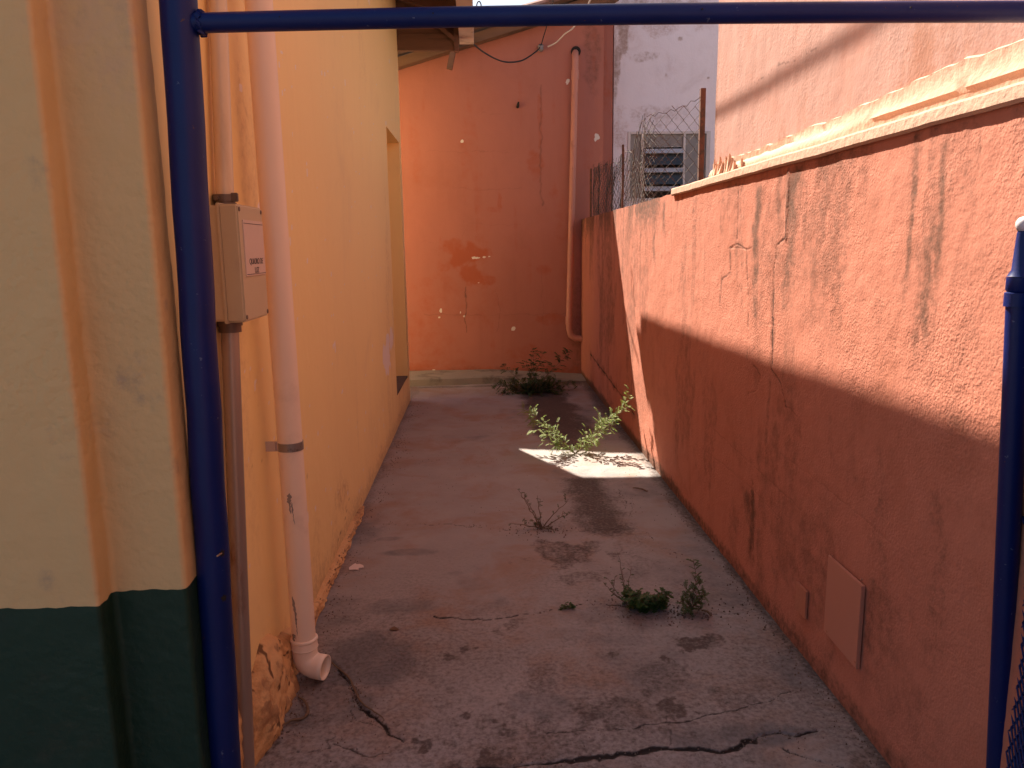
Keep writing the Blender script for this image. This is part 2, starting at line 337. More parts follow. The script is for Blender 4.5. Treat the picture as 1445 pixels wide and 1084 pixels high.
def wr_paint(U, V):
    r = np.zeros(U.shape); g = r.copy(); b = r.copy(); a = r.copy()
    for x, y0, y1, w, s in wr_drips:
        (u0, v0), (u1, v1) = WR((x, y0), (x, y1)); w = w*1.15
        uc = u0+(u1-u0)*.0
        wob = .9*w*(fbm(V*6+x, V*0+3, 3)-.5)*2
        f = (1-ss(w*.1, w*1.3, np.abs(U-uc-wob)+w*.5*(fbm(U*40, V*12, 3)-.5)))*ss(v1-.05, v1+.12, V)*(1-ss(v0, v0+.05, V))*(.6+.6*fbm(U*8, V*16+x, 3))
        g = np.maximum(g, s*.95*f); r = np.maximum(r, s*.5*(1-ss(w*.6, w*2.6, np.abs(U-uc-wob)))*ss(v1-.2, v1+.15, V)*(1-ss(v0, v0+.1, V)))
    # dark mould on the bare top beyond the coping, broad grime, splash zone at the foot
    far = ss(4.7, 5.2, U)
    top = ss(TOPZ-.26-.22*fbm(U*5, V*0+2, 3), TOPZ, V+.10*(fbm(U*22, V*2, 3)-.5))
    g = np.maximum(g, far*.75*top*ss(.35, .6, fbm(U*7, V*.7, 3)+.12)); g = np.maximum(g, (1-far)*.25*top*ss(.45, .65, fbm(U*9, V*.7, 3)))
    foot = 1-ss(.02, .05+.12*fbm(U*4, V*0, 4), V); g = np.maximum(g, foot*(.55+.4*ss(3, 6, U)))
    r = np.maximum(r, .45*ss(.5, .75, fbm(U*1.5, V*2.5, 5))*ss(1.2, .3, V)); r = np.maximum(r, .55*ss(.52, .75, fbm(U*2.2+9, V*1.1, 5))*far)
    r = np.maximum(r, .42*ss(.50, .70, fbm(U*5+3, V*1.6, 5))); r = np.maximum(r, .5*ss(.52, .68, fbm(U*2.6+31, V*.8, 5))*ss(.9, 1.5, V)); g = np.maximum(g, .35*ss(.55, .68, fbm(U*11+3, V*1.2, 5))*ss(.7, 1.4, V))
    for pts, w, s in wr_cracks:
        d = pl_dist(U, V, pts, .02, 16)
        w = max(w, .0035)*(.3+1.1*ss(.3, .7, fbm(U*9, V*9, 3))); a = np.maximum(a, .8*s*(1-ss(w*.3, w*1.2, d))); r = np.maximum(r, .6*s*(1-ss(w, w*7, d)))
    return r, g, b, a
def wr_fn(U, V):
    x = XR+.010*(fbm(U*1.3, V*1.5, 3)-.5)+.003*(fbm(U*22, V*22, 3)-.5)
    for (u, c, amp) in ((WR((948, 400))[0][0], 1, .012),):
        x = x+amp*ss(u-.01, u+.01, U)*0
    for pts, w, s in wr_cracks: x = x+.0028*s*(1-ss(w*.3, w*1.1, pl_dist(U, V, pts, .02, 16)))
    # plaster lips beside the two long cracks
    p = WR((1113, 238), (1109, 290), (1108, 335)); x = x-.005*(1-ss(.0, .02, np.abs(pl_dist(U, V, p)-.0)))
    return x, U, V
def wr_top(U):  # height of the top edge: crumbly beyond the coping
    return TOPZ+.012*(fbm(U*12, U*0+1, 3)-.5)*(U > 4.7)
ys = spaced(-3.0, 8.95, lambda y: .06 if y < 1.3 else .0045*(max(y, 1.6)/2)**1.5)
W_ = thing('boundary_wall', 'low salmon pink rendered wall with dark drip stains along the right side of the alley', 'wall', (XR, 4, 0))
rw = grid_mesh('rendered_face', [(ys, np.linspace(-.01, 1, 470)*TOPZ, lambda U, V: (wr_fn(U, V)[0], U, V+(V/TOPZ)**8*(wr_top(U)-TOPZ)), wr_paint),
    (ys, [0, .05, .12], lambda U, V: (XR+.001+V, U, wr_top(U)+0*V), lambda U, V: (.6+0*U, .7+0*U, 0*U, 0*U))], M['pink_stucco'])
mb = MB(); mb.box((XR+.03, -3, -.02), (XR+.14, 8.95, TOPZ-.03)); core = mb.build('wall_core', M['pink_tall'])
M['ledge'] = simple('ledge', (.58, .36, .25), .85, var=.12, vsc=6, dark=(.50, .27, .18), dsc=5, dth=(.5, .75), bsc=35, bst=.5, bdist=.01)
def lum(x, f): return (fbm(np.array([x*f]), np.array([f*.37]), 4)[0]-.5)
# coping: a thin slab of mortar poking out over the alley, wavy lower edge
mb = MB(); N = 220; rows = []
for i in range(N+1):
    y = -3+(4.66+3)*i/N; w = .004*lum(y, 9)+.003*lum(y, 25)
    zb = TOPZ-.014+.006*lum(y+3, 5)+.004*lum(y, 22); p = XR-.017-.006*lum(y+8, 3)
    rows.append([(XR+.02, y, zb+.004), (p+.006, y, zb), (p, y, zb+.008), (p+.001, y, zb+.036), (p+.004, y, zb+.042), (XR+.075, y, zb+.060)])
vs = [q for r_ in rows for q in r_]; fs = [(i*6+k, i*6+k+1, (i+1)*6+k+1, (i+1)*6+k) for i in range(N) for k in range(5)]+[tuple(range(6))[::-1], tuple(N*6+k for k in range(6))]
mb.add(vs, fs); cop = mb.build('coping', M['ledge'], smooth=18)
for o in (rw, core, cop): o.parent = W_; o.matrix_parent_inverse = Matrix.Translation(W_.location).inverted()
def adopt(root, *obs):
    for o in obs: o.parent = root; o.matrix_parent_inverse = Matrix.Translation(root.location).inverted()
# access cover and a small square patch set in the wall
def wall_plate(name, px, mat, proud, label, cat, tilt=0):
    pts = [on(x, y, 0, XR) for x, y in px]; y0 = min(p[1] for p in pts); y1 = max(p[1] for p in pts); z0 = min(p[2] for p in pts); z1 = max(p[2] for p in pts)
    mb = MB(); mb.box((XR-.005-proud, y0, z0), (XR-.002, y1, z1), .002)
    for k, v in enumerate(mb.v):
        if v[1] < (y0+y1)/2 and v[0] < XR-.004: mb.v[k] = (v[0]-tilt, v[1], v[2])
    return tag(mb.build(name, mat, smooth=30, loc=(XR, (y0+y1)/2, z0)), label, cat)
M['cover'] = simple('cover', (.56, .23, .15), .5, var=.05, vsc=4, dark=(.42, .16, .10), dsc=3, dth=(.55, .8), bsc=30, bst=.08)
M['pinkflat'] = simple('pinkflat', (.50, .19, .11), .8, var=.1, bsc=60, bst=.5, bdist=.004)
cvr = wall_plate('access_cover', [(1171, 800), (1217, 822), (1216, 922), (1168, 893)], M['cover'], .004, 'smooth pink rectangular cover plate on the shaded lower part of the pink wall', 'cover plate', .006)
for yy, zz_ in ((-.115, .295), (.095, .285), (-.115, .02), (.095, .012)):
    mb = MB(); px_ = -.0090-(.006 if yy < 0 else 0); mb.tube([(px_+.0035, yy, zz_), (px_-.0012, yy, zz_)], .004, 10); o = mb.build('screw', M['pinkflat']); o.parent = cvr
wall_plate('patch_plate', [(1127, 826), (1140, 833), (1140, 870), (1127, 860)], M['pinkflat'], .006, 'small square pink plate low on the wall beside the larger cover', 'cover plate')

# ================================================================== TALL PINK NEIGHBOUR WALL
XT = 1.235; YT = 4.12
def WT(*pts): return [tuple(on(x, y, 0, XT)[1:]) for x, y in pts]
tl_cr = [(WT((1060, 120), (1090, 95), (1150, 72)), .003, .6), (WT((1040, 140), (1043, 235)), .003, .5), (WT((1018, 30), (1100, 60)), .002, .3), (WT((1320, 120), (1322, 180)), .002, .4)]
def tl_paint(U, V):
    r = .55*ss(.5, .72, fbm(U*4, V*1.1, 5))*ss(2.6, 1.95, V)+.25*ss(.5, .75, fbm(U*6, V*1.0+5, 5))
    g = .45*ss(.55, .75, fbm(U*9+3, V*1.3, 4))*ss(2.3, 1.9, V); a = 0*U
    g = np.maximum(g, .7*ss(YT-.06, YT, U)*ss(2.7, 2.0, V))
    for pts, w, s in tl_cr: a = np.maximum(a, s*(1-ss(w*.3, w*1.1, pl_dist(U, V, pts, .05, 12))))
    return r, g, 0*U, a
def tl_fn(U, V):
    foot = np.exp(-((V-1.84)/.05)**2)
    return XT+.014*(fbm(U*1.5, V*.9, 4)-.5)+.003*(fbm(U*16, V*7, 3)-.5), U+.02*(fbm(V*5, U*0, 3)-.5)*(U >= YT-.001), V
ys = spaced(-3.0, YT, lambda y: .08 if y < 1.2 else .011)
T_ = thing('neighbour_wall', 'tall sunlit pink neighbouring house wall rising above the boundary wall', 'wall', (XT, 2, TOPZ))
tw = grid_mesh('rendered_face', [(ys, np.linspace(TOPZ, 5.2, 360), tl_fn, tl_paint), (np.linspace(0, 3, 12), np.linspace(TOPZ, 5.2, 90), lambda U, V: (XT+U, YT+.02*(fbm(V*5, U*0, 3)-.5), V), None)], M['pink_tall'])
mb = MB(); mb.box((XT+.03, -3, TOPZ), (XT+3, YT-.03, 5.2)); hc = mb.build('wall_core', M['pink_tall'])
# sloping mortar fillet between coping and tall wall
mb = MB(); N = 300; rows = []
for i in range(N+1):
    y = -3+(4.10+3)*i/N; k = 1 if y < 3.95 else 1+.0
    h = .075+.05*max(0, (3.4-y)/1.8)*(y > -5)+.035*lum(y, 4)+.022*lum(y, 14); h = min(h, .17)
    j = .006*lum(y, 30)
    gap = .012*max(0, min(1, (2.8-y)/.4))
    rows.append([(XR+.045+gap, y, TOPZ+.035), (XR+.040+gap*1.6, y, TOPZ+.052+gap), (XR+.052+j, y, TOPZ+.075), (XR+.064+j, y, TOPZ+.035+h*.62), (XT-.014+j*.6, y, TOPZ+.04+h*.88), (XT+.012, y, TOPZ+.04+h), (XT+.03, y, TOPZ+.03+h)])
n = 7; vs = [q for r_ in rows for q in r_]; fs = [(i*n+k, i*n+k+1, (i+1)*n+k+1, (i+1)*n+k) for i in range(N) for k in range(n-1)]+[tuple(range(n))[::-1], tuple(N*n+k for k in range(n))]
mb.add(vs, fs); fil = mb.build('mortar_fillet', M['ledge'], smooth=50)
# crumbled mortar lumps at the far foot of the tall wall
mb = MB()
for k in range(26):
    y = random.uniform(3.55, 4.1); h = random.uniform(.02, .07)*(1 if y > 3.7 else .6); w = random.uniform(.008, .02); x0 = XT-.03+random.uniform(-.01, .012)
    tipx, tipy = random.uniform(-.006, .01), random.uniform(-.01, .01)
    mb.add([(x0-w, y-w, TOPZ+.04), (x0+w, y-w*.8, TOPZ+.04), (x0+w, y+w, TOPZ+.04), (x0-w*.8, y+w, TOPZ+.04), (x0+tipx-w*.3, y+tipy-w*.3, TOPZ+.06+h), (x0+tipx+w*.3, y+tipy+w*.3, TOPZ+.055+h)],
        [(0, 1, 4), (1, 2, 5), (1, 5, 4), (2, 3, 5), (3, 4, 5), (3, 0, 4)])
cr = mb.build('crumbled_mortar', M['ledge'])
adopt(T_, tw, hc, fil, cr)

# ================================================================== BACK BUILDING
YB = 8.9
def WB(*pts): return [(on(x, y, 1, YB)[0], on(x, y, 1, YB)[2]) for x, y in pts]
VZ = lambda x: 3.652+.29*x          # underside line of the verge
bk_cr = [(WB((600, 213), (640, 214), (690, 212), (720, 215)), .006, .35), (WB((640, 265), (690, 268), (735, 265)), .006, .35), (WB((660, 315), (720, 318), (740, 316)), .006, .3), (WB((650, 352), (655, 312)), .006, .25),
  (WB((590, 340), (620, 342)), .006, .25), (WB((680, 160), (715, 162)), .006, .3), (WB((600, 443), (690, 445), (800, 443)), .007, .35), (WB((657, 405), (657, 470)), .009, .6), (WB((665, 150), (660, 190)), .006, .2),
  (WB((700, 410), (704, 440), (700, 470)), .006, .4), (WB((765, 120), (762, 200), (765, 290)), .012, .45), (WB((765, 380), (766, 480)), .008, .3), (WB((590, 245), (565, 265)), .005, .2), (WB((735, 335), (745, 350)), .004, .35), (WB((722, 152), (706, 190), (680, 212)), .003, .2)]
chips = [(672, 364, .055, .012), (684, 363, .03, .008), (652, 199, .02, .02), (655, 447, .014, .02), (650, 441, .008, .02), (622, 438, .014, .02), (620, 448, .012, .012), (725, 464, .02, .022), (801, 116, .02, .03), (841, 195, .04, .04), (675, 399, .015, .01), (690, 362, .02, .008), (612, 522, .02, .01), (588, 526, .02, .02)]
def bk_paint(U, V):
    r = 0*U; g = 0*U; b = 0*U; a = 0*U
    r = np.maximum(r, .34*ss(.50, .72, fbm(U*1.7+5, V*2.2, 6))*ss(3.0, .6, V)); r = np.maximum(r, .30*ss(.55, .72, fbm(U*7, V*.8+3, 4)))
    for x, y, ru, rv, s in ((657, 360, .24, .13, .95), (640, 352, .20, .12, .7), (665, 385, .14, .15, .9), (690, 395, .12, .06, .7), (625, 378, .08, .05, .5), (758, 232, .09, .14, .6), (762, 180, .03, .35, .5), (705, 280, .03, .12, .5), (695, 295, .08, .03, .4),
      (800, 340, .1, .2, .3), (770, 380, .1, .08, .5), (780, 450, .25, .08, .5), (600, 515, .25, .06, .6), (640, 525, .3, .04, .6), (740, 500, .3, .12, .4), (780, 275, .06, .08, .4), (600, 480, .2, .12, .3)):
        r = np.maximum(r, s*blob(U, V, WB((x, y))[0], ru, rv, .8, 9))
    r = np.maximum(r, .5*(1-ss(.06, .30, V+.2*(fbm(U*5, V*5)-.5)))); g = np.maximum(g, .55*(1-ss(.02, .12, V-.05+.12*(fbm(U*9, V*9)-.5))))
    g = np.maximum(g, .7*ss(.95, 1.12, U)*(.4+.6*fbm(U*9, V*1.5, 4))*ss(2.2, .5, V)); g = np.maximum(g, .5*blob(U, V, WB((835, 60))[0], .12, .5, .6, 6))
    for x, y, ru, rv in chips: b = np.maximum(b, blob(U, V, WB((x, y))[0], ru*.9, rv*.9, 1.1, 26))
    for pts, w, s in bk_cr: a = np.maximum(a, s*1.1*(1-ss(w*.3, w*1.6, pl_dist(U, V, pts, .07, 10))))
    return r, g, b, a
B_ = thing('back_house', 'terracotta pink house closing the far end of the alley under a sloping tiled verge', 'house', (0, YB, 0))
def bk_fn(U, V):
    top = VZ(U)+.02; return U, YB+.014*(fbm(U*1.5, V*1.5, 3)-.5), np.where(True, V*top, 0)
bw = grid_mesh('end_wall', [(np.linspace(-2.2, 1.40, 330), np.linspace(0, 1, 420), lambda U, V: bk_fn(U, V), lambda U, V: bk_paint(U, V*(VZ(U)+.02))),
   ([0, 1, 2.], [0, 1.], lambda U, V: (1.40+0*U, YB+.001+U*1.5, V*4.05), None)], M['back_pink'])
M['wood'] = simple('wood', (.16, .085, .05), .8, var=.35, vsc=14, dark=(.05, .03, .022), dsc=6, dth=(.5, .7), bsc=50, bst=.4, bdist=.004, stretch=(.15, 1, 1))
M['wood2'] = simple('wood2', (.17, .09, .06), .8, var=.3, vsc=14, dark=(.12, .07, .05), dsc=6, dth=(.5, .72), bsc=50, bst=.4, bdist=.004, stretch=(1, .15, 1))
M['tile'] = simple('tile', (.42, .25, .19), .85, var=.25, vsc=10, dark=(.2, .13, .1), dsc=5, dth=(.5, .7), bsc=60, bst=.3)
def slope_bar(mb, x0, x1, y0, y1, zf, dz0, dz1):
    mb.prism([(x0, zf(x0)+dz0), (x1, zf(x1)+dz0), (x1, zf(x1)+dz1), (x0, zf(x0)+dz1)], 1, y0, y1)
roof = MB(); slope_bar(roof, -2.3, 1.62, 8.60, 12.5, VZ, .125, .150); roof_o = roof.build('roof', M['wood2'])
mb = MB(); slope_bar(mb, -2.3, 1.55, 8.72, 8.86, VZ, -.0, .10); vr = mb.build('verge_rafter', M['wood'])
for k in range(5):
    x = -2.0+.83*k
    mb = MB(); mb.box((x-.035, 8.62, VZ(x)+.06), (x+.035, 9.1, VZ(x)+.122), .004); mb.build('batten', M['wood'], roof_o)
def tile_strip(x0, x1, zf, y0, y1, pitch=.21, along='x'):
    """barrel tiles whose channels run down the slope (along x)"""
    mb = MB(); ny = int((y1-y0)/pitch); L = .38; nx = int((x1-x0)/L)
    for j in range(ny):
        yc = y0+(j+.5)*pitch
        for i in range(nx):
            xa = x0+i*L; xb = xa+L+.04; vs = []
            for (x, lift, rr) in ((xa, .012, .085), (xb, 0, .075)):
                for k in range(7):
                    a = math.pi*k/6; vs.append((x, yc+math.cos(a)*rr, zf(x)+math.sin(a)*.06+lift))
            for (x, lift, rr) in ((xa, .0, .072), (xb, -.012, .063)):
                for k in range(7):
                    a = math.pi*k/6; vs.append((x, yc+math.cos(a)*rr, zf(x)+math.sin(a)*.05+lift))
            fs = [(k, k+1, 8+k, 7+k) for k in range(6)]+[(14+k, 21+k, 22+k, 15+k) for k in range(6)]+[(k, 14+k, 15+k, k+1) for k in range(6)]+[(7+k, 8+k, 22+k, 21+k) for k in range(6)]
            mb.add(vs, fs)
    return mb
tl = tile_strip(-2.3, 1.6, lambda x: VZ(x)+.152, 8.58, 9.9).build('roof_tiles', M['tile'], roof_o)
mb = MB(); p = on(637, 84, 1, 8.72); mb.box((p[0]-.03, 8.66, p[2]-.11), (p[0]+.03, 8.72, p[2]+.09), .004, Matrix.Rotation(R(14), 3, 'Y')); br = mb.build('timber_bracket', M['wood2'])
adopt(B_, bw, roof_o, vr, br)
# kerb at the foot of the back wall
M['kerb'] = simple('kerb', (.27, .235, .20), .85, var=.2, vsc=5, dark=(.12, .10, .08), dsc=4, dth=(.5, .72), bsc=40, bst=.5, bdist=.006)
mb = MB(); N = 80; rows = []
for i in range(N+1):
    x = -2.0+3.2*i/N; t = max(0, min(1, (x+.8)/1.9)); y = 8.40+.12*t+.03*lum(x, 3); h = .085-.075*max(0, (x-.1)/1.1)+.008*lum(x, 9)
    rows.append([(x, y-.005, -.02), (x, y, h-.015), (x, y+.02, h), (x, YB+.03, h+.01), (x, YB+.03, -.02)])
vs = [q for r_ in rows for q in r_]; fs = [(i*5+k, i*5+k+1, (i+1)*5+k+1, (i+1)*5+k) for i in range(N) for k in range(4)]+[(0, 1, 2, 3, 4), tuple(N*5+k for k in range(5))]
mb.add(vs, fs); tag(mb.build('kerb', M['kerb'], smooth=40, loc=(0, 8.6, 0)), 'low grey concrete kerb along the foot of the far terracotta wall', 'kerb')
# pipe on the back wall
M['pinkpipe'] = simple('pinkpipe', (.55, .23, .16), .5, var=.08, vsc=5, dark=(.38, .15, .1), dsc=6, dth=(.55, .75), bsc=40, bst=.1)
M['hole'] = simple('hole', (.02, .015, .012), .9)
a0 = on(812, 72, 1, 8.84); a1 = on(803, 470, 1, 8.84); a2 = on(820, 482, 1, 8.84)
P_ = thing('drain_pipe', 'thin pink painted drain pipe bent into the far wall at its top', 'pipe', (a1[0], 8.86, 0))
def arc(c, u, v, r, a0_, a1_, n=8): return [Vector(c)+Vector(u)*r*math.cos(R(a0_+(a1_-a0_)*k/n))+Vector(v)*r*math.sin(R(a0_+(a1_-a0_)*k/n)) for k in range(n+1)]
mb = MB(); rp = .036
mb.tube([(a0[0]+.01, 8.95, a0[2]), (a0[0]+.005, 8.90, a0[2]), (a0[0], 8.855, a0[2]-.03), (a0[0]-.002, 8.835, a0[2]-.08), (a0[0]-.004, 8.835, a0[2]-.25), (a1[0], 8.835, a1[2]+.16), (a1[0], 8.835, a1[2]+.05), (a1[0]+.02, 8.835, a1[2]-.03), (a1[0]+.07, 8.835, a1[2]-.065), (XR+.02, 8.835, a1[2]-.07)], rp, 14)
pp = mb.build('pipe', M['pinkpipe'], smooth=50)
mb = MB(); mb.tube([(a0[0]-.003, 8.835, a0[2]-.20), (a0[0]-.004, 8.835, a0[2]-.30)], rp+.006, 14); pc2 = mb.build('coupling', M['pinkpipe'], smooth=50); mb = MB(); mb.tube([(a1[0], 8.835, a1[2]+.10), (a1[0], 8.835, a1[2]+.19)], rp+.006, 14); pc = mb.build('coupling', M['pinkpipe'], smooth=50)
mb = MB(); mb.tube([(a0[0]+.01, 8.885, a0[2]+.005), (a0[0]+.01, 8.875, a0[2]+.005)], rp+.018, 16); ph = mb.build('wall_hole', M['hole'])
adopt(P_, pp, pc, pc2, ph)
mb = MB(); q = on(731, 148, 1, 8.86); mb.tube([(q[0]-.004, 8.90, q[2]-.02), (q[0], 8.86, q[2]), (q[0]+.006, 8.85, q[2]+.03)], [.014, .016, .008], 8)
tag(mb.build('hook', M['hole'], loc=(q[0], 8.87, q[2])), 'small black hook stuck in the upper middle of the far wall', 'hook')

# pink pier right of the back wall, sunlit flank beyond
def pier_paint(U, V): return .4*ss(.45, .7, fbm(U*9, V*1.5, 4)), .35*ss(.5, .7, fbm(U*9+4, V*1.2, 4)), blob(U, V, (1.355, 2.3), .012, .62, .25, 30), 0*U
YP = 9.06
pa = on(846, 60, 1, YP)[0]; pb = on(865, 60, 1, YP)[0]
PI_ = thing('pier', 'narrow dusky pink wall strip between the far wall and the white house', 'wall', (pa, YP, 0))
o = grid_mesh('rendered_face', [(np.linspace(pa-.25, pb, 30), np.linspace(0, 4.35, 300), lambda U, V: (U, YP+.006*(fbm(U*6, V*3)-.5), V), pier_paint),
   ([0, .5], np.linspace(0, 4.35, 20), lambda U, V: (pb+0*U, YP+U, V), None)], M['back_pink'])
adopt(PI_, o)

# ================================================================== WHITE HOUSE + WINDOW
YW = 9.4
wx0 = on(866, 150, 1, YW)[0]
M['white_wall'] = painted('white_wall', (.88, .84, .88), (.38, .27, .22), (.55, .42, .38), (.5, .5, .5), (.2, .15, .13), .85, .06, 1.5, .12, (('n', 5, .4, .02), ('n', 50, .4, .005)), alt=((.60, .50, .50), 2, .5, .75, .55))
def wh_paint(U, V):
    def P(x, y): q = on(x, y, 1, YW); return (q[0], q[2])
    r = 0*U; g = 0*U
    for x, y, ru, rv, s in ((880, 50, .08, .2, .7), (872, 90, .05, .25, .7), (885, 5, .2, .12, .5), (960, 5, .25, .1, .5), (960, 55, .05, .04, .6), (905, 80, .2, .06, .4), (925, 165, .3, .15, .35), (945, 160, .3, .1, .3), (940, 105, .02, .03, .5), (1000, 110, .02, .02, .8), (868, 100, .03, .6, .5)):
        r = np.maximum(r, s*blob(U, V, P(x, y), ru, rv, .8, 7))
    g = np.maximum(g, .5*ss(.55, .72, fbm(U*2, V*2, 5))); return r, g, 0*U, 0*U
H_ = thing('white_house', 'whitewashed house wall seen over the chain-link fence, with one louvred window', 'house', (2.5, YW, 0))
wA = on(886, 186, 1, YW); wB = on(1000, 268, 1, YW); wx, wx2, wz2, wz = wA[0], wB[0], wA[2], wB[2]-.12
def wh(us, vs): return (us, vs, lambda U, V: (U, YW+.012*(fbm(U*2, V*2, 3)-.5), V), wh_paint)
o = grid_mesh('wall', [wh(np.linspace(wx0, wx, 14), np.linspace(0, 6.5, 260)), wh(np.linspace(wx, wx2, 60), np.linspace(wz2, 6.5, 160)), wh(np.linspace(wx, wx2, 60), np.linspace(0, wz, 60)), wh(np.linspace(wx2, 6.5, 60), np.linspace(0, 6.5, 200)),
   ([0, 4.], [0, 6.5], lambda U, V: (wx0+0*U, YW+U, V), None), ([0, 1.], [0, 1.], lambda U, V: (wx+U*(wx2-wx), YW+.22+0*U, wz+V*(wz2-wz)), None)], M['white_wall'])
adopt(H_, o)
M['alu'] = simple('alu', (.52, .53, .54), .45, .3, var=.1, dark=(.3, .3, .3), bst=.05)
M['glass'] = simple('glass', (.05, .06, .065), .15, 0, var=.3, vsc=3, bst=.02)
M['pane'] = simple('pane', (.20, .215, .22), .3, 0, var=.25, vsc=8, bsc=90, bst=.3)
wf = MB(); yw = YW-.015; fr_ = .03
wf.box((wx, yw, wz), (wx+fr_, YW+.05, wz2), .003); wf.box((wx2-fr_*1.6, yw, wz), (wx2, YW+.05, wz2), .003); wf.box((wx+fr_, yw, wz2-.03), (wx2-fr_*1.6, YW+.05, wz2), .003); wf.box((wx+fr_, yw, wz), (wx2-fr_*1.6, YW+.05, wz+.03), .003)
m1 = on(906, 230, 1, YW)[0]; m2 = on(965, 230, 1, YW)[0]
for m_ in (m1, m2): wf.box((m_-.014, yw+.004, wz+.03), (m_+.014, YW+.05, wz2-.03), .003)
win = wf.build('window', M['alu']); adopt(H_, win)
def sub(par, o): o.parent = par; o.matrix_parent_inverse = par.matrix_parent_inverse.copy() if False else Matrix.Identity(4)
def subpart(mb_, name, mat, par, **k):
    o = mb_.build(name, mat, **k); o.parent = par; return o
g1 = MB(); g1.box((wx+fr_, YW+.02, wz+.03), (m1-.014, YW+.03, wz2-.03)); subpart(g1, 'pane', M['pane'], win)
g1 = MB(); g1.box((m2+.014, YW+.02, wz+.03), (wx2-fr_*1.6, YW+.03, wz2-.03)); subpart(g1, 'pane', M['pane'], win)
g1 = MB(); zt = on(930, 207, 1, YW)[2]; g1.box((m1+.014, YW+.02, zt), (m2-.014, YW+.03, wz2-.03)); subpart(g1, 'pane', M['pane'], win)
for (ya, yb) in ((209, 216), (236, 243), (262, 269)):
    z1_ = on(930, ya, 1, YW)[2]; z0_ = on(930, yb, 1, YW)[2]
    lv = MB(); lv.box((m1+.016, YW-.03, z0_-.01), (m2-.016, YW-.015, z1_-.01), .002, Matrix.Rotation(R(-25), 3, 'X')); subpart(lv, 'louvre_bar', M['alu'], win)
for (ya, yb) in ((216, 234), (243, 261)):
    z1_ = on(930, ya, 1, YW)[2]; z0_ = on(930, yb, 1, YW)[2]
    lv = MB(); lv.box((m1+.016, YW-.02, z0_), (m2-.016, YW-.014, z1_), 0, Matrix.Rotation(R(-22), 3, 'X')); subpart(lv, 'louvre_slat', M['glass'], win)
lv = MB(); lv.box((m1+.014, YW+.06, wz+.03), (m2-.014, YW+.08, zt)); subpart(lv, 'screen', M['hole'], win)

# ================================================================== YELLOW HOUSE (left)
YE = 7.60; Y0 = 1.862; DY0, DY1, DZ0, DZ1 = 6.45, 7.46, .27, 2.465
def WL(*pts): return [tuple(on(x, y, 0, XL)[1:]) for x, y in pts]
yl_cr = [(WL((520, 300), (512, 360), (516, 420), (505, 470)), .002, .35), (WL((455, 40), (452, 110), (460, 150)), .002, .3), (WL((400, 500), (430, 520), (450, 515)), .0018, .3), (WL((540, 95), (520, 100), (500, 120)), .002, .25), (WL((430, 650), (438, 720), (430, 790)), .002, .5), (WL((494, 690), (488, 730), (478, 760), (470, 800)), .003, .8), (WL((344, 670), (360, 655), (378, 640)), .002, .5), (WL((470, 760), (480, 800)), .002, .4), (WL((416, 0), (417, 30)), .002, .5)]
def yl_paint(U, V):
    r = 0*U; g = 0*U; b = 0*U; a = 0*U
    b = np.maximum(b, np.maximum(blob(U, V, WL((546, 502))[0], .26, .15, .6, 12), blob(U, V, WL((553, 478))[0], .13, .10, .5, 14)))
    r = np.maximum(r, .5*(1-ss(.0, .35, V+.3*(fbm(U*3, V*3)-.5)))*ss(3.2, 2.2, U)); r = np.maximum(r, .35*blob(U, V, WL((485, 700))[0], .25, .12, .8, 6)); g = np.maximum(g, .6*(1-ss(.0, .22, V+.15*(fbm(U*4, V*4)-.5))))
    r = np.maximum(r, .26*ss(.56, .74, fbm(U*2.3+3, V*1.1, 6))); g = np.maximum(g, .30*ss(.58, .72, fbm(U*8+3, V*.9, 4))*ss(1.4, .3, V)); b = np.maximum(b, ss(.80, .83, fbm(U*22, V*22, 3))*.8)
    c = WL((400, 895))[0]; r = np.maximum(r, .4*blob(U, V, c, .15, .06, .8, 12))
    r = np.maximum(r, .5*(1-ss(.0, .03, np.abs(U-2.32)))*ss(2.0, 1.0, V)*.35)
    for pts, w, s in yl_cr: a = np.maximum(a, s*(1-ss(w*.3, w*1.1, pl_dist(U, V, pts, .03, 12))))
    return r, g, b, a
def yl_fn(U, V): return XL+.010*(fbm(U*1.1, V*1.3, 3)-.5), U, V
def dens(a, b): return spaced(a, b, lambda y: .012*(max(y, 2)/2)**1.2)
def zz(a, b): return np.linspace(a, b, max(3, int((b-a)/.012)))
HT = 3.86
L_ = thing('yellow_house', 'yellow ochre rendered house along the left side with a recessed doorway and open timber eaves', 'house', (XL, 4.5, 0))
DD = .16
o = grid_mesh('wall', [(dens(Y0, DY0), zz(-.01, HT), yl_fn, yl_paint), (dens(DY0, DY1), zz(DZ1, HT), yl_fn, yl_paint), (dens(DY0, DY1), zz(-.01, DZ0), yl_fn, yl_paint), (dens(DY1, YE), zz(-.01, HT), yl_fn, yl_paint),
   (np.linspace(0, 3, 20), np.linspace(-.01, HT, 60), lambda U, V: (XL-U, YE+0*U, V), None), (np.linspace(0, 5, 20), np.linspace(-.01, HT, 40), lambda U, V: (XL-.25-U, Y0+.03+0*U, V), None),
   (np.linspace(0, DD, 8), zz(DZ0, DZ1), lambda U, V: (XL-U, DY1+0*U, V), None), (np.linspace(0, DD, 8), zz(DZ0, DZ1), lambda U, V: (XL-U, DY0+0*U, V), None),
   (np.linspace(0, DD, 8), np.linspace(DY0, DY1, 20), lambda U, V: (XL-U, V, DZ1+0*U), None)], M['yellow_wall'])
bmm = bmesh.new(); bmm.from_mesh(o.data); bmesh.ops.remove_doubles(bmm, verts=bmm.verts, dist=1e-5) if False else None; bmm.free()
mb = MB(); mb.box((XL-DD-.25, DY0-.1, DZ0-.03), (XL-DD, DY1+.1, DZ1+.1)); dr = mb.build('door_panel', simple('ochre', (.72, .50, .17), .6, bst=.1))
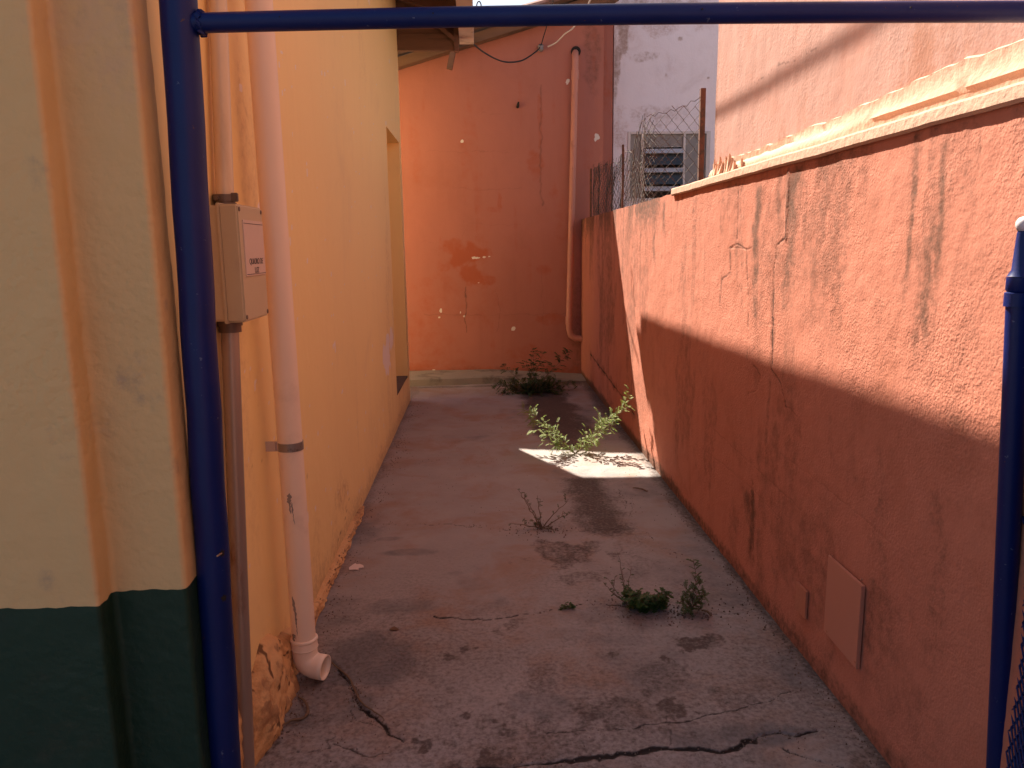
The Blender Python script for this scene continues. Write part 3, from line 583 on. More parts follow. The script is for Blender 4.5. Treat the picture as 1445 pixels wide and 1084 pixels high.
M['sill'] = simple('sill', (.13, .10, .085), .7, var=.3, dark=(.06, .05, .04), bst=.3)
mb = MB(); mb.box((XL-DD, DY0, DZ0-.04), (XL-.006, DY1, DZ0+.004), .003); sl = mb.build('doorstep', M['sill'])
# rough mortar footing
M['mortar'] = painted('mortar', (.70, .43, .20), (.28, .15, .08), (.42, .23, .10), (.5, .4, .3), (.15, .08, .04), .9, .16, 9, 0, (('n', 22, .8, .015), ('n', 70, .7, .006), ('n', 200, .5, .002)))
def ft_fn(U, V):   # U along y, V 0..1 from the floor to the top of the footing
    t = ss(2.05, 2.35, U)
    h = (.05+.20*ss(3.1, 2.25, U))*(.75+.5*fbm(U*6, U*0+4, 4)); h = np.where(U > 4.1, h*ss(4.5, 4.1, U), h)
    p = (.030+.045*ss(2.9, 2.1, U)*1)*(.55+.9*fbm(U*7, V*2.2+2, 4))+.018*(fbm(U*28, V*7, 3)-.5); p = p*ss(4.5, 4.2, U)*(1-.6*ss(2.22, 2.05, U))
    prof = np.where(V < .75, 1-.35*V, (1-.35*.75)*np.sqrt(np.clip((1-V)/.25, 0, 1)))
    x = XL+.004+p*prof+.012*(fbm(U*40, V*8, 3)-.5)*np.clip((1-V)*6, 0, 1)-.012*ss(.9, 1, V)
    return x, U, h*V-.01
def ft_paint(U, V): return .6*ss(.55, .68, fbm(U*20, V*6, 4))+.7*(1-ss(0, .18, V)), .6*ss(.45, .7, fbm(U*6, V*2+8, 4)), 0*U, .8*ss(.70, .76, fbm(U*34, V*9, 2))
ft = grid_mesh('mortar_footing', [(spaced(1.87, 4.55, lambda y: .006*(y/2)), np.linspace(0, 1, 60), ft_fn, ft_paint)], M['mortar'])
mb = MB(); mb.box((-6, Y0+.06, -.02), (XL-.3, YE-.02, HT)); hb = mb.build('wall_core', M['ledge'])
# roof: slab rising inland, with tiles, rafters, truss end, gutter
def EZ(x, y): return 3.70+(8.15-y)*.019+(-.06-x)*.25
rb = MB()
edge = [(-.06, 1.45), (-.06, 8.15), (-.4, 8.05), (-1.0, 8.2), (-5.5, 8.2), (-5.5, 1.45)]
rb.add([(x, y, EZ(x, y)-.005) for x, y in edge]+[(x, y, EZ(x, y)+.02) for x, y in edge], [(5, 4, 3, 2, 1, 0), (6, 7, 8, 9, 10, 11)]+[(i, (i+1) % 6, 6+(i+1) % 6, 6+i) for i in range(6)])
rf = rb.build('roof', M['wood2'])
tb = tile_strip(-5.4, -.16, lambda x: EZ(x, 4.8)+.0, 1.5, 8.05)
for k, v in enumerate(tb.v): tb.v[k] = (v[0], v[1], v[2]+(4.8-v[1])*.019+.02)
tt = tb.build('roof_tiles', M['tile'], rf)
def EB(mb, x0, x1, y, w, d0, d1): mb.prism([(x0, EZ(x0, y)+d0), (x1, EZ(x1, y)+d0), (x1, EZ(x1, y)+d1), (x0, EZ(x0, y)+d1)], 1, y-w/2, y+w/2)
for yy in (2.2, 3.2, 4.2, 5.2, 6.2, 7.0, 7.55):
    mb = MB(); EB(mb, -1.6, -.14, yy, .06, -.14, -.008); o = mb.build('rafter', M['wood2'], rf)
for xx in (-.32, -.60):
    mb = MB(); mb.add([(xx+a, y, EZ(xx, y)+b) for y in (1.5, 8.0) for a, b in ((-.03, -.05), (.03, -.05), (.03, -.0085), (-.03, -.0085))], [(0, 1, 2, 3), (4, 7, 6, 5), (0, 4, 5, 1), (1, 5, 6, 2), (2, 6, 7, 3), (3, 7, 4, 0)]); mb.build('batten', M['wood'], rf)
YTI = 7.70
zt = on(600, 72, 1, YTI)[2]
mb = MB(); mb.box((XL-.6, YTI-.03, zt), (-.20, YTI+.03, zt+.15), .004); tie = mb.build('tie_beam', M['wood'])
mb = MB(); mb.prism([(XL-.6, zt+.155), (-.17, zt+.155), (-.17, EZ(-.17, YTI)-.007), (XL-.6, EZ(XL-.6, YTI)-.007)], 1, YTI-.01, YTI+.03); tie2 = mb.build('purlin', M['wood'])
mb = MB(); mb.tube([(-.48, YTI-.06, zt+.32), (-.19, YTI-.06, zt+.08)], .024, 4); strut = mb.build('strut', M['wood2'])
mb = MB(); mb.box((-.205, YTI-.05, zt-.012), (-.160, YTI+.035, zt+.26), .004); post_ = mb.build('king_post', M['wood2'])
M['fascia'] = simple('fascia', (.62, .50, .42), .7, var=.15, vsc=6, dark=(.30, .22, .18), dsc=5, dth=(.52, .72), bsc=40, bst=.2)
mb = MB(); vs = []
GE = 7.90; GD = EZ(-.06, GE)-on(660, 62, 1, GE)[2]
for y in (1.4, GE):
    for a, b in ((-.155, -GD), (-.02, -GD), (-.02, .035), (-.035, .035), (-.035, -GD+.015), (-.14, -GD+.015), (-.14, -.012), (-.155, -.012)): vs.append((a, y, EZ(-.06, y)+b))
mb.add(vs, [(0, 1, 4, 5), (1, 2, 3, 4), (0, 5, 6, 7), (8, 13, 12, 9), (9, 12, 11, 10), (8, 15, 14, 13)]+[(i, 8+i, 8+(i+1) % 8, (i+1) % 8) for i in range(8)]); gut = mb.build('box_gutter', M['fascia'])
mb = MB(); ze = EZ(-.06, GE); mb.box((-.158, GE+.001, ze-GD-.003), (-.018, GE+.008, ze+.02)); mb.build('end_cap', M['fascia'], gut)
adopt(L_, bpy.data.objects['wall.001'] if 'wall.001' in bpy.data.objects else None, dr, sl, ft, hb, rf, tie, tie2, strut, post_, gut)

# ================================================================== GATE PILLAR
ZG = .700
P1Y, P2Y, P1X, P2X = 1.69, 1.762, -.893, -.722
prof = [(-3.0, P1Y)]
def rc(cx, cy, r, a0_, a1_, n=7): return [(cx+r*math.cos(R(a0_+(a1_-a0_)*k/n)), cy+r*math.sin(R(a0_+(a1_-a0_)*k/n))) for k in range(n+1)]
prof += rc(P1X-.012, P1Y+.012, .012, -90, 0)
prof += rc(P1X+.012, P2Y-.012, .012, 180, 90)
prof += rc(P2X-.012, P2Y+.012, .012, -90, 0)
prof += [(P2X, 1.80), (P2X, 1.83), (P2X-.004, 1.858), (P2X-.15, 1.859)]
pr = [prof[0]]
for a, b in zip(prof[:-1], prof[1:]):
    L = math.hypot(b[0]-a[0], b[1]-a[1]); n = max(1, int(L/.008)) if a[0] > -1.35 or b[0] > -1.35 else 1
    if a[0] < -1.4: n = 120
    for k in range(1, n+1): pr.append((a[0]+(b[0]-a[0])*k/n, a[1]+(b[1]-a[1])*k/n))
pr = np.array(pr); sarr = np.concatenate([[0], np.cumsum(np.hypot(*np.diff(pr, axis=0).T))]); nrm = np.gradient(pr, axis=0); nrm = np.stack([nrm[:, 1], -nrm[:, 0]], 1); nrm /= np.linalg.norm(nrm, axis=1)[:, None]+1e-9
def pil_fn(z0, z1):
    def fn(U, V):
        i = U.astype(int); d = .007*(fbm(sarr[i]*5, V*3, 3)-.5)+.003*(fbm(sarr[i]*30, V*22, 3)-.5)
        ed = .016*(fbm(sarr[i]*20, U*0, 5)-.5)+.005*(sarr[i] > 2.15)
        if z0 < .1: zz_ = V+ed*ss(.6, ZG, V)
        else: zz_ = V+ed*ss(ZG+.1, ZG, V)
        return pr[i, 0]+nrm[i, 0]*d, pr[i, 1]+nrm[i, 1]*d, zz_
    return fn
M['green'] = painted('green', (.015, .042, .028), (.045, .05, .035), (.015, .03, .026), (.3, .3, .3), (.01, .01, .01), .45, .15, 3, 0, (('n', 6, .4, .02), ('n', 34, .45, .008), ('v', 60, .3, .004), ('n', 200, .3, .0015)))
G_ = thing('gate_pillar', 'cream rendered stepped pillar with a dark green painted base, left foreground', 'pillar', (-1.0, 1.76, 0))
ids = np.arange(len(pr)).astype(float)
def up_paint(U, V): 
    i = U.astype(int); return .5*ss(.5, .75, fbm(sarr[i]*3, V*2, 5)), .4*ss(.6, .8, fbm(sarr[i]*12, V*9, 4)), 0*U, .0*U
u1 = grid_mesh('cream_face', [(ids, np.concatenate([np.linspace(ZG, 2.3, 200), [4.2]]), pil_fn(ZG, 4), up_paint)], M['pillar'])
u2 = grid_mesh('green_base', [(ids, np.linspace(-.02, ZG, 100), pil_fn(0, ZG), up_paint)], M['green'])
mb = MB(); mb.box((-2.9, P2Y+.03, 0), (P2X-.03, 1.855, 4.2)); pcre = mb.build('core', M['ledge'])
adopt(G_, u1, u2, pcre)

# ================================================================== BLUE GATE FRAME
def bluemat():
    m, nt, b = newmat('blue_paint'); g = G(nt)
    c = g.mix(g.noise(7, 6), (.0025, .010, .085), (.004, .017, .13)); c = g.mix(g.rng(g.noise(60, 3, .6), .70, .74), c, (.08, .10, .2)); c = g.mix(g.rng(g.noise(23, 6, .75), .66, .69), c, (.10, .05, .035))
    nt.links.new(c, b.inputs['Base Color']); b.inputs['Roughness'].default_value = .42; b.inputs['Specular IOR Level'].default_value = .32
    g.bump(b, [(g.noise(12, 3), .2, .006), (g.noise(70, 4, stretch=(1, 1, .3)), .16, .003), (g.noise(300, 2), .08, .001)]); return m
M['blue'] = bluemat()
GY = 1.85; t0 = on(252, 0, 1, GY); t1 = on(318, 1084, 1, GY)
F_ = thing('steel_gateway', 'dark blue steel tube gate frame with one post and a bar across the top', 'gate frame', (t1[0], GY, 0))
mb = MB(); Np = 26; bx = lambda z: t1[0]+(t0[0]-t1[0])*(z-t1[2])/(t0[2]-t1[2])
mb.tube([(bx(z)+.0012*math.sin(k*1.7), GY+.001*math.cos(k*2.1), z) for k, z in enumerate(np.linspace(-.02, 2.35, Np))], .040, 32); po = mb.build('post', M['blue'], smooth=50)
ba = on(282, 33, 1, GY); bb_ = on(1445, 17, 1, GY)
be = on(1462, 16.5, 1, 1.67); mb = MB(); n = 24; mb.tube([(ba[0]-.03+(be[0]-ba[0]+.03)*k/n, GY+(be[1]-GY)*k/n, ba[2]+(be[2]-ba[2])*(k/n)+.006*math.sin(math.pi*k/n)) for k in range(n+1)], .0212, 24); tbar = mb.build('top_bar', M['blue'], smooth=50)
mb = MB()   # weld bead
xw = ba[0]+.003
for k in range(22):
    a = 2*math.pi*k/22; rr = .0225+.002*math.sin(k*2.3); 
    mb.tube([(xw-.004-.012*abs(math.cos(a))*0, GY+math.cos(a)*rr, ba[2]+math.sin(a)*rr), (xw+.006, GY+math.cos(a+.35)*rr, ba[2]+math.sin(a+.35)*rr)], .005, 6)
wd = mb.build('weld_bead', M['blue'], smooth=60)
adopt(F_, po, tbar, wd)
M['rust'] = simple('rust', (.15, .055, .03), .85, var=.35, vsc=30, dark=(.08, .04, .025), dsc=18, dth=(.48, .62), bsc=120, bst=.5, bdist=.002)
M['steelbolt'] = simple('steelbolt', (.35, .25, .17), .5, .6, var=.3)
for (x, y) in ((317, 782), (318, 845)):
    q = on(x, y, 1, GY-.03); hx = q[0]; d = Vector((hx-bx(q[2]), q[1]-GY, 0)).normalized(); c0 = Vector((bx(q[2]), GY, q[2]))
    mb = MB(); 
    N_ = 12; ring = []; side = d.cross(Vector((0, 0, 1)))
    for k in range(N_):
        a = 2*math.pi*k/N_; rr = .0075*(1+.3*math.sin(k*2.7)); w = side*math.cos(a)*rr+Vector((0, 0, 1))*math.sin(a)*rr*1.15
        p = d*math.sqrt(max(0, .0403**2-(w.x**2+w.y**2)))+w; ring.append(c0+p*1.0+d*.0006)
    ctr = c0+d*.0409; mb.add([ctr]+ring, [(0, 1+k, 1+(k+1) % N_) for k in range(N_)]); o = mb.build('bolt_hole', M['hole']); adopt(F_, o)
    if y < 800:
        mb = MB(); q2 = on(307, 784, 1, GY-.042); mb.tube([ctr-d*.002, Vector((q2[0], q2[1]-.004, q2[2]))], .0022, 8); o = mb.build('bolt', M['steelbolt'], smooth=40); adopt(F_, o)
for x in (398, 612, 987, 1277):
    q = on(x, 27, 1, GY); k = (q[0]-ba[0]+.03)/(be[0]-ba[0]+.03); yy = GY+(be[1]-GY)*k; zz_ = ba[2]+(be[2]-ba[2])*k+.006*math.sin(math.pi*k)+.003
    mb = MB(); mb.tube([(q[0]*yy/GY, yy-.019, zz_), (q[0]*yy/GY, yy-.0217, zz_)], .0018, 8); o = mb.build('rivet_hole', M['hole']); adopt(F_, o)

# ================================================================== DOWNPIPE, CONDUIT, METER BOX
M['pvc'] = simple('pvc', (.92, .74, .58), .45, var=.05, vsc=3, dark=(.62, .46, .36), dsc=3, dth=(.55, .8), bsc=25, bst=.05)
M['grey_smear'] = simple('grey_smear', (.30, .27, .25), .7, var=.2)
d0 = on(365, 0, 0, -.65); d1 = on(430, 917, 0, -.65)
DPX = -.650; dpy = lambda z: d1[1]+(d0[1]-d1[1])*(z-d1[2])/(d0[2]-d1[2])
DR = .0410
D_ = thing('downpipe', 'pale cream plastic downpipe with an open elbow at the foot of the yellow wall', 'downpipe', (DPX, d1[1], 0))
zb = d1[2]
mb = MB(); mb.tube([(DPX, dpy(z), z) for z in np.linspace(zb-.0, 4.0, 40)], DR, 32); pi_ = mb.build('pipe', M['pvc'], smooth=50)
# elbow: turns towards +x and slightly to the camera
el = MB(); hd = Vector((.965, -.26, 0)).normalized(); c0 = Vector((DPX, dpy(zb), zb)); pts = [c0+Vector((0, 0, .012)), c0+Vector((0, 0, -.012))]; rr_ = .046
for k in range(1, 8):
    a = R(86*k/7); pts.append(c0+Vector((0, 0, -.012))+hd*rr_*(1-math.cos(a))+Vector((0, 0, -1))*rr_*math.sin(a))
dirn = hd*math.cos(R(4))*1+Vector((0, 0, -math.sin(R(4)))); pts += [pts[-1]+dirn*.015, pts[-1]+dirn*.034]
el.tube(pts, DR+.003, 32, cap=False)
inn = MB(); inn.tube(pts, DR-.001, 32, cap=False)
nE = len(pts)*32; el.add(inn.v, [f[::-1] for f in inn.f]); base = (len(pts)-1)*32
el.f += [(base+k, base+(k+1) % 32, nE+base+(k+1) % 32, nE+base+k) for k in range(32)]; el.mi += [0]*32
ob = bpy.data.meshes.new('elbow'); ob.from_pydata(el.v, [], el.f); eo = link('elbow', ob, M['pvc'], None, True)
mb = MB(); cc = c0+Vector((0, 0, .012))
mb.tube([cc+Vector((0, 0, -.004)), cc+Vector((0, 0, .0)), cc+Vector((0, 0, .008)), cc+Vector((0, 0, .03)), cc+Vector((0, 0, .036))], [DR+.004, DR+.007, DR+.0045, DR+.0045, DR+.001], 32)
mb.tube([cc+Vector((0, 0, .024)), cc+Vector((0, 0, .028)), cc+Vector((0, 0, .034)), cc+Vector((0, 0, .038))], [DR+.003, DR+.007, DR+.007, DR+.003], 32)
ring = mb.build('socket_ring', M['pvc'], smooth=50)
mb = MB(); mb.tube([pts[4]+Vector((0, 0, .0)), pts[6]+Vector((0, 0, 0))], .03, 16); dk = mb.build('pipe_inside', M['hole'])
# clamp strap
cz = on(400, 634, 0, -.66)[2]; mb = MB(); N_ = 28; vs = []
for k in range(N_+1):
    a = R(-140+280*k/N_); rr = DR+.0025; 
    for dz, r2 in ((-.014, rr), (.014, rr), (.014, rr-.002), (-.014, rr-.002)): vs.append((DPX+math.cos(a)*r2, dpy(cz)+math.sin(a)*r2, cz+dz))
fs = [(i*4+k, i*4+(k+1) % 4, (i+1)*4+(k+1) % 4, (i+1)*4+k) for i in range(N_) for k in range(4)]; mb.add(vs, fs)
M['galv'] = simple('galv', (.33, .29, .27), .45, .6, var=.2, vsc=20, dark=(.14, .10, .08), dsc=12, dth=(.55, .65), bst=.1)
cl = mb.build('clamp', M['galv'], smooth=40)
mb = MB(); mb.box((XL, dpy(cz)-.012, cz-.017), (DPX-DR*.9, dpy(cz)-.008, cz+.017), .001); mb.box((DPX-DR*1.25, dpy(cz)-.02, cz-.015), (DPX-DR*1.08, dpy(cz)-.004, cz+.015), .001)
M['galvpink'] = simple('galvpink', (.62, .50, .44), .5, .3, var=.1)
cb = mb.build('clamp_bracket', M['galvpink'])
# cement smears on pipe
def smear(z0_, L, w0, ang, seed, drift=0):
    rr = random.Random(seed); n = 15; vs = []; mb = MB(); wl_ = wr_ = w0*.3
    for k in range(n):
        z = z0_-L*k/(n-1); env = min(1, k/2.0, (n-1-k)/2.5)*(1 if k < n*.45 else .45); wl_ = w0*env*rr.uniform(.5, 1.3); wr_ = w0*env*rr.uniform(.4, 1.2); c_ = R(ang+drift*k/n)+rr.uniform(-.03, .03)
        for off in (-wl_, 0, wr_): a = c_+off/DR; vs.append((DPX+math.cos(a)*(DR+.0008), dpy(z)+math.sin(a)*(DR+.0008), z))
    mb.add(vs, [(i*3+k, i*3+k+1, i*3+3+k+1, i*3+3+k) for i in range(n-1) for k in range(2)]); return mb.build('cement_smear', M['grey_smear'])
zs = [on(402, y, 0, -.70)[2] for y in (680, 838, 900)]
adopt(D_, smear(zs[0], .075, .008, -96, 1), smear(zs[0]-.03, .085, .0025, -88, 2, 8), smear(zs[1], .12, .0055, -118, 3, 14), smear(zs[1]-.05, .10, .003, -106, 4), smear(zs[2], .03, .012, -130, 5))
adopt(D_, pi_, eo, ring, dk, cl, cb)

# conduit
CR = .024; CX = XL+.030
cA = on(311, 100, 0, CX); cB = on(344, 1000, 0, CX); cyf = lambda z: cB[1]+(cA[1]-cB[1])*(z-cB[2])/(cA[2]-cB[2])
bxz1 = on(318, 288, 0, -.66)[2]; bxz0 = on(322, 458, 0, -.66)[2]
M['cond_hi'] = simple('cond_hi', (.74, .58, .40), .35, .15, var=.08, vsc=5, dark=(.5, .36, .22), dsc=5, dth=(.5, .8), bst=.05, stretch=(1, 1, .2))
M['cond_lo'] = simple('cond_lo', (.36, .29, .25), .4, .45, var=.15, vsc=7, dark=(.22, .12, .07), dsc=7, dth=(.52, .68), bst=.1, stretch=(1, 1, .25))
M['fit'] = simple('fit', (.17, .13, .11), .5, .5, var=.3, vsc=25, dark=(.3, .12, .05), dsc=14, dth=(.6, .7), bst=.2)
C_ = thing('conduit', 'metal electrical conduit running up the yellow wall behind the blue post, through the box', 'conduit', (CX, cB[1], 0))
mb = MB(); mb.tube([(CX, cyf(z), z) for z in np.linspace(bxz1+.03, 4, 12)], CR, 24); c1 = mb.build('upper_tube', M['cond_hi'], smooth=50)
mb = MB(); mb.tube([(CX+.0, cyf(z), z) for z in np.linspace(-.06, bxz0-.03, 12)], CR, 24); c2 = mb.build('lower_tube', M['cond_lo'], smooth=50)
mb = MB(); z = bxz1
mb.tube([(CX, cyf(z), z-.004), (CX, cyf(z), z+.010), (CX, cyf(z), z+.0101), (CX, cyf(z), z+.014)], [CR+.006, CR+.006, CR+.003, CR+.003], 24); mb.tube([(CX, cyf(z), z+.014), (CX, cyf(z), z+.032)], CR+.007, 24)
mb.box((CX+.022, cyf(z)-.02, z+.012), (CX+.040, cyf(z)-.006, z+.036), .002); mb.tube([(CX-.01, cyf(z)-.03, z+.022), (CX-.01, cyf(z)-.042, z+.022)], .006, 8)
c3 = mb.build('top_fitting', M['fit'], smooth=40)
mb = MB(); z = bxz0
mb.tube([(CX, cyf(z), z+.003), (CX, cyf(z), z-.016)], CR+.010, 24); mb.tube([(CX, cyf(z), z-.016), (CX, cyf(z), z-.034)], CR+.006, 24)
c4 = mb.build('bottom_fitting', M['fit'], smooth=40)
adopt(C_, c1, c2, c3, c4)

# box: back body, lid proud, corner screws, label
M['box'] = simple('box', (.58, .46, .29), .5, var=.04, vsc=4, dark=(.48, .34, .24), dsc=4, dth=(.55, .8), bsc=150, bst=.08)
M['plate'] = simple('plate', (.70, .55, .46), .4, var=.04, bst=.04)
M['ink'] = simple('ink', (.05, .04, .045), .6)
Xf = -.632; y0_ = on(341, 375, 0, Xf)[1]; y1_ = on(374.5, 375, 0, Xf)[1]; xs_ = on(314, 375, 1, y0_)[0]
bz0, bz1 = bxz0, bxz1
E_ = thing('electrical_box', 'beige plastic electrical box on the conduit, its lid lettered QUADRO DE LUZ', 'electrical box', (XL, y0_, bz0))
mb = MB(); mb.box((XL+.004, y0_+.001, bz0+.002), (xs_+.0, y1_-.001, bz1-.002), .005, seg=3); e1 = mb.build('body', M['box'], smooth=35)
mb = MB(); mb.box((xs_, y0_-.002, bz0-.001), (Xf, y1_+.002, bz1+.001), .005, seg=3); e2 = mb.build('lid', M['box'], smooth=35)
mb = MB(); mb.box((xs_-.005, y0_-.005, bz0-.004), (xs_+.004, y1_+.005, bz1+.004), .002); e3 = mb.build('seam_rim', M['box'], smooth=35)
adopt(E_, e1, e2, e3)
for yy in (y0_+.012, y1_-.012):
    for z in (bz0+.012, bz1-.012):
        mb = MB(); mb.tube([(Xf-.001, yy, z), (Xf+.002, yy, z)], .006, 12); o = mb.build('screw', M['fit']); o.parent = e2
lz1 = on(342, 310, 0, Xf)[2]; lz0 = on(342, 391, 0, Xf)[2]; ly0 = on(344, 350, 0, Xf)[1]; ly1 = y1_-.010
mb = MB(); mb.box((Xf, ly0, lz0), (Xf+.003, ly1, lz1), .0008); pl = mb.build('label_plate', M['plate'])
adopt(E_, pl)
mb = MB(); 
mb.box((Xf+.003, ly0+.004, lz1-.010), (Xf+.0036, ly1-.004, lz1-.0085)); o = mb.build('border_line', M['ink'], pl); mb = MB(); mb.box((Xf+.003, ly0+.004, lz0+.004), (Xf+.0036, ly1-.004, lz0+.0056)); o = mb.build('border_line', M['ink'], pl)
TXS = .98
def text_obj(s_, size, loc, name, par):
    cu = bpy.data.curves.new('txt', 'FONT'); cu.body = s_; cu.size = size; cu.align_x = 'CENTER'; cu.extrude = .0003; cu.offset = size*.004
    to = bpy.data.objects.new('txt', cu); COL.objects.link(to); bpy.context.view_layer.update()
    dg = bpy.context.evaluated_depsgraph_get(); me = bpy.data.meshes.new_from_object(to.evaluated_get(dg)); bpy.data.objects.remove(to)
    # text x -> +y world, text y -> z, facing +x
    for v in me.vertices:
        a, b, c = v.co; v.co = (loc[0]+c, loc[1]+a*TXS, loc[2]+b)
    for m_ in list(me.materials): pass
    me.materials.clear(); o = link(name, me, M['ink'], par); return o
tz1 = on(346, 373.5, 0, Xf)[2]; tz2 = on(346, 386.5, 0, Xf)[2]
sz_ = .0225; print('LBL', ly1-ly0, lz1-lz0, tz1-lz0, tz2-lz0)
text_obj('QUADRO DE', sz_, (Xf+.0034, (ly0+ly1)/2+.004, tz1), 'lettering', pl); text_obj('LUZ', sz_, (Xf+.0034, (ly0+ly1)/2+.004, tz2), 'lettering', pl)

# ================================================================== CHAIN-LINK FENCE
def chainlink(mb, P, z0f, z1f, s0, s1, pitch, r, wob=0.0, n=4, pv=None):
    pv = pv or pitch
    """P(s)->(x,y); zigzag wires running up, interlocked"""
    k = 0; s = s0
    while s < s1:
        pts = []; z0 = z0f(s); z1 = z1f(s); m = max(2, int((z1-z0)/(pv*.5)+(.5 if k % 2 else 0))); 
        for i in range(m+1):
            z = z0+pv*.5*i; off = pitch*.25*(1 if (i+k) % 2 else -1)
            x, y = P(s+off); e = r*1.2*(1 if (i+k) % 2 else -1)
            pts.append((x+e+wob*math.sin(s*9+z*14)*.5, y+wob*math.sin(z*17+s*5)*.6, z))
        fr = []
        mb.tube(pts, r, n, cap=False); s += pitch*.5; k += 1
FX = 1.225
M['wire'] = simple('wire', (.10, .075, .06), .75, .1, var=.4, vsc=20, dark=(.14, .055, .025), dsc=8, dth=(.5, .6), bst=.1)
K_ = thing('chain_link_fence', 'rusty chain-link fence sagging on top of the pink wall in front of the white house', 'fence', (FX, 6.5, TOPZ))
fpy = 4.39
tops = [(fpy, 2.33), (4.7, 2.36), (5.0, 2.42), (5.3, 2.44), (5.6, 2.45), (5.95, 2.43), (6.15, 2.30), (6.5, 2.28), (6.75, 2.33), (6.95, 2.25), (7.3, 2.27), (8.0, 2.33), (8.6, 2.34)]
TY = [a for a, b in tops]; TZ = [b for a, b in tops]
zt_f = lambda s: float(np.interp(s, TY, TZ))
CY = 5.78; KX, KY = 1.66, 5.88            # the fence turns a corner here and runs to the last post
zpost = on(985, 125, 1, KY)[2]; zcor = on(906, 163, 1, CY)[2]
def top_line(pts): mb.tube(pts, .0024, 5, cap=False)
mb = MB(); chainlink(mb, lambda s: (FX+.02*math.sin(s*3.1)+.012*math.sin(s*11), s), lambda s: TOPZ+.005, zt_f, CY, 8.6, .085, .0021, .010, 4, .085)
LX = KX-FX; sag = lambda t: zcor+(zpost-.04-zcor)*(t**.8)-.035*math.sin(math.pi*t)
chainlink(mb, lambda s: (FX+s, CY+(KY-CY)*s/LX+.012*math.sin(s*14)), lambda s: 1.55, lambda s: sag(max(0, min(1, s/LX))), .0, LX, .088, .0023, .003, 4, .10)
top_line([(FX+LX*k/14, CY+(KY-CY)*k/14, sag(k/14)-.012+.012*math.sin(k*2.4)) for k in range(15)])
top_line([(FX+.02*math.sin(s*3.1)+.012*math.sin(s*11), s, zt_f(s)-.03+.008*math.sin(s*31)) for s in np.linspace(CY, 8.6, 60)])
f1 = mb.build('mesh', M['wire'])
mb = MB(); chainlink(mb, lambda s: (FX+.075+.03*math.sin(s*7), s), lambda s: TOPZ+.0, lambda s: zt_f(s)-.05-.05*math.sin(s*6), 5.85, 6.9, .09, .0019, .02, 4, .06)
chainlink(mb, lambda s: (FX+.05+.03*math.sin(s*5), s), lambda s: TOPZ+.0, lambda s: zt_f(s)-.04, 6.9, 8.55, .10, .0021, .02, 4, .06)
chainlink(mb, lambda s: (FX+.02+s, CY+.06+.02*math.sin(s*20)), lambda s: TOPZ-.1, lambda s: zcor-.06-s*.5, .0, .16, .05, .0018, .008, 4, .05)
f2 = mb.build('loose_mesh', M['wire'])
mb = MB(); mb.box((KX-.019, KY-.019, .0), (KX+.019, KY+.019, zpost), .002); f3 = mb.build('post', M['rust'])
mb = MB(); mb.tube([(FX+.0, 6.72, TOPZ-.02), (FX+.008, 6.73, 2.05), (FX, 6.71, 2.34)], .010, 8); f4 = mb.build('post', M['rust'])
mb = MB(); mb.tube([(FX-.0, 8.62, TOPZ-.02), (FX, 8.62, 2.33)], .012, 8); f5 = mb.build('post', M['rust'])
mb = MB(); vs = []
for k in range(9):
    for j in range(12):
        a = 2*math.pi*j/12; t = k/8*math.pi/2; rr = math.cos(t)*(1+.25*math.sin(j*1.9)); vs.append((FX+.0+math.cos(a)*rr*.055, fpy+.06+math.sin(a)*rr*.13, TOPZ-.01+math.sin(t)*.055))
mb.add(vs, [(k*12+j, k*12+(j+1) % 12, (k+1)*12+(j+1) % 12, (k+1)*12+j) for k in range(8) for j in range(12)]); f6 = mb.build('mortar_lump', M['ledge'], smooth=60)
adopt(K_, f1, f2, f3, f4, f5)
adopt(W_, f6)

# ================================================================== RIGHT GATE LEAF (blue, open)
A_ = thing('open_gate', 'open blue steel gate leaf with wire mesh beside the pink wall at the right edge', 'gate', (1.10, 1.55, 0))
u0 = on(1437, 440, 1, 1.55); u1_ = on(1408, 1084, 1, 1.55)
pxz = lambda z: u1_[0]+(u0[0]-u1_[0])*(z-u1_[2])/(u0[2]-u1_[2])
ztop = on(1436, 412, 1, 1.55)[2]
mb = MB(); mb.tube([(pxz(z), 1.55, z) for z in (.03, ztop)], .0235, 20); g1 = mb.build('post', M['blue'], smooth=50)
mb = MB(); zc = ztop
mb.tube([(pxz(zc), 1.55, zc-.03), (pxz(zc), 1.55, zc-.002), (pxz(zc), 1.55, zc), (pxz(zc), 1.55, zc+.004), (pxz(zc), 1.55, zc+.03)], [.0265, .0265, .022, .0255, .0255], 20)
q = on(1445, 330, 1, 1.55); mb.tube([(pxz(zc), 1.55, zc+.03), (pxz(zc)+.001, 1.55, zc+.045), (q[0]-.002, 1.55, q[2]), (q[0]+.003, 1.55, q[2]+.02)], [.0255, .019, .011, .011], 16)
g2 = mb.build('hinge_sleeve', M['blue'], smooth=50)
mb = MB(); q = on(1446, 316, 1, 1.55)
prf = [(.0, -.016), (.012, -.014), (.016, -.004), (.016, .004), (.011, .012), (.0, .016)]
mb.tube([(q[0], 1.55, q[2]+b) for a, b in prf], [max(a, .0005) for a, b in prf], 16); M['cap'] = simple('cap', (.66, .60, .62), .5); g3 = mb.build('cap', M['cap'], smooth=60)
LD = Vector((-.50, -.866, 0)); LN = Vector((.866, -.50, 0)); L0 = Vector((pxz(.6)+.030, 1.54, 0))
def lp(s_, z, o_=0): return L0+LD*s_+LN*o_+Vector((.04*(z-.6)*.55, 0, z))
mb = MB(); mb.tube([lp(.0, .06), lp(.0, 1.47)], .010, 12); mb.tube([lp(.95, .06), lp(.95, 1.47)], .016, 12); mb.tube([lp(0, .08), lp(.95, .08)], .014, 12); mb.tube([lp(0, 1.46), lp(.95, 1.46)], .014, 12)
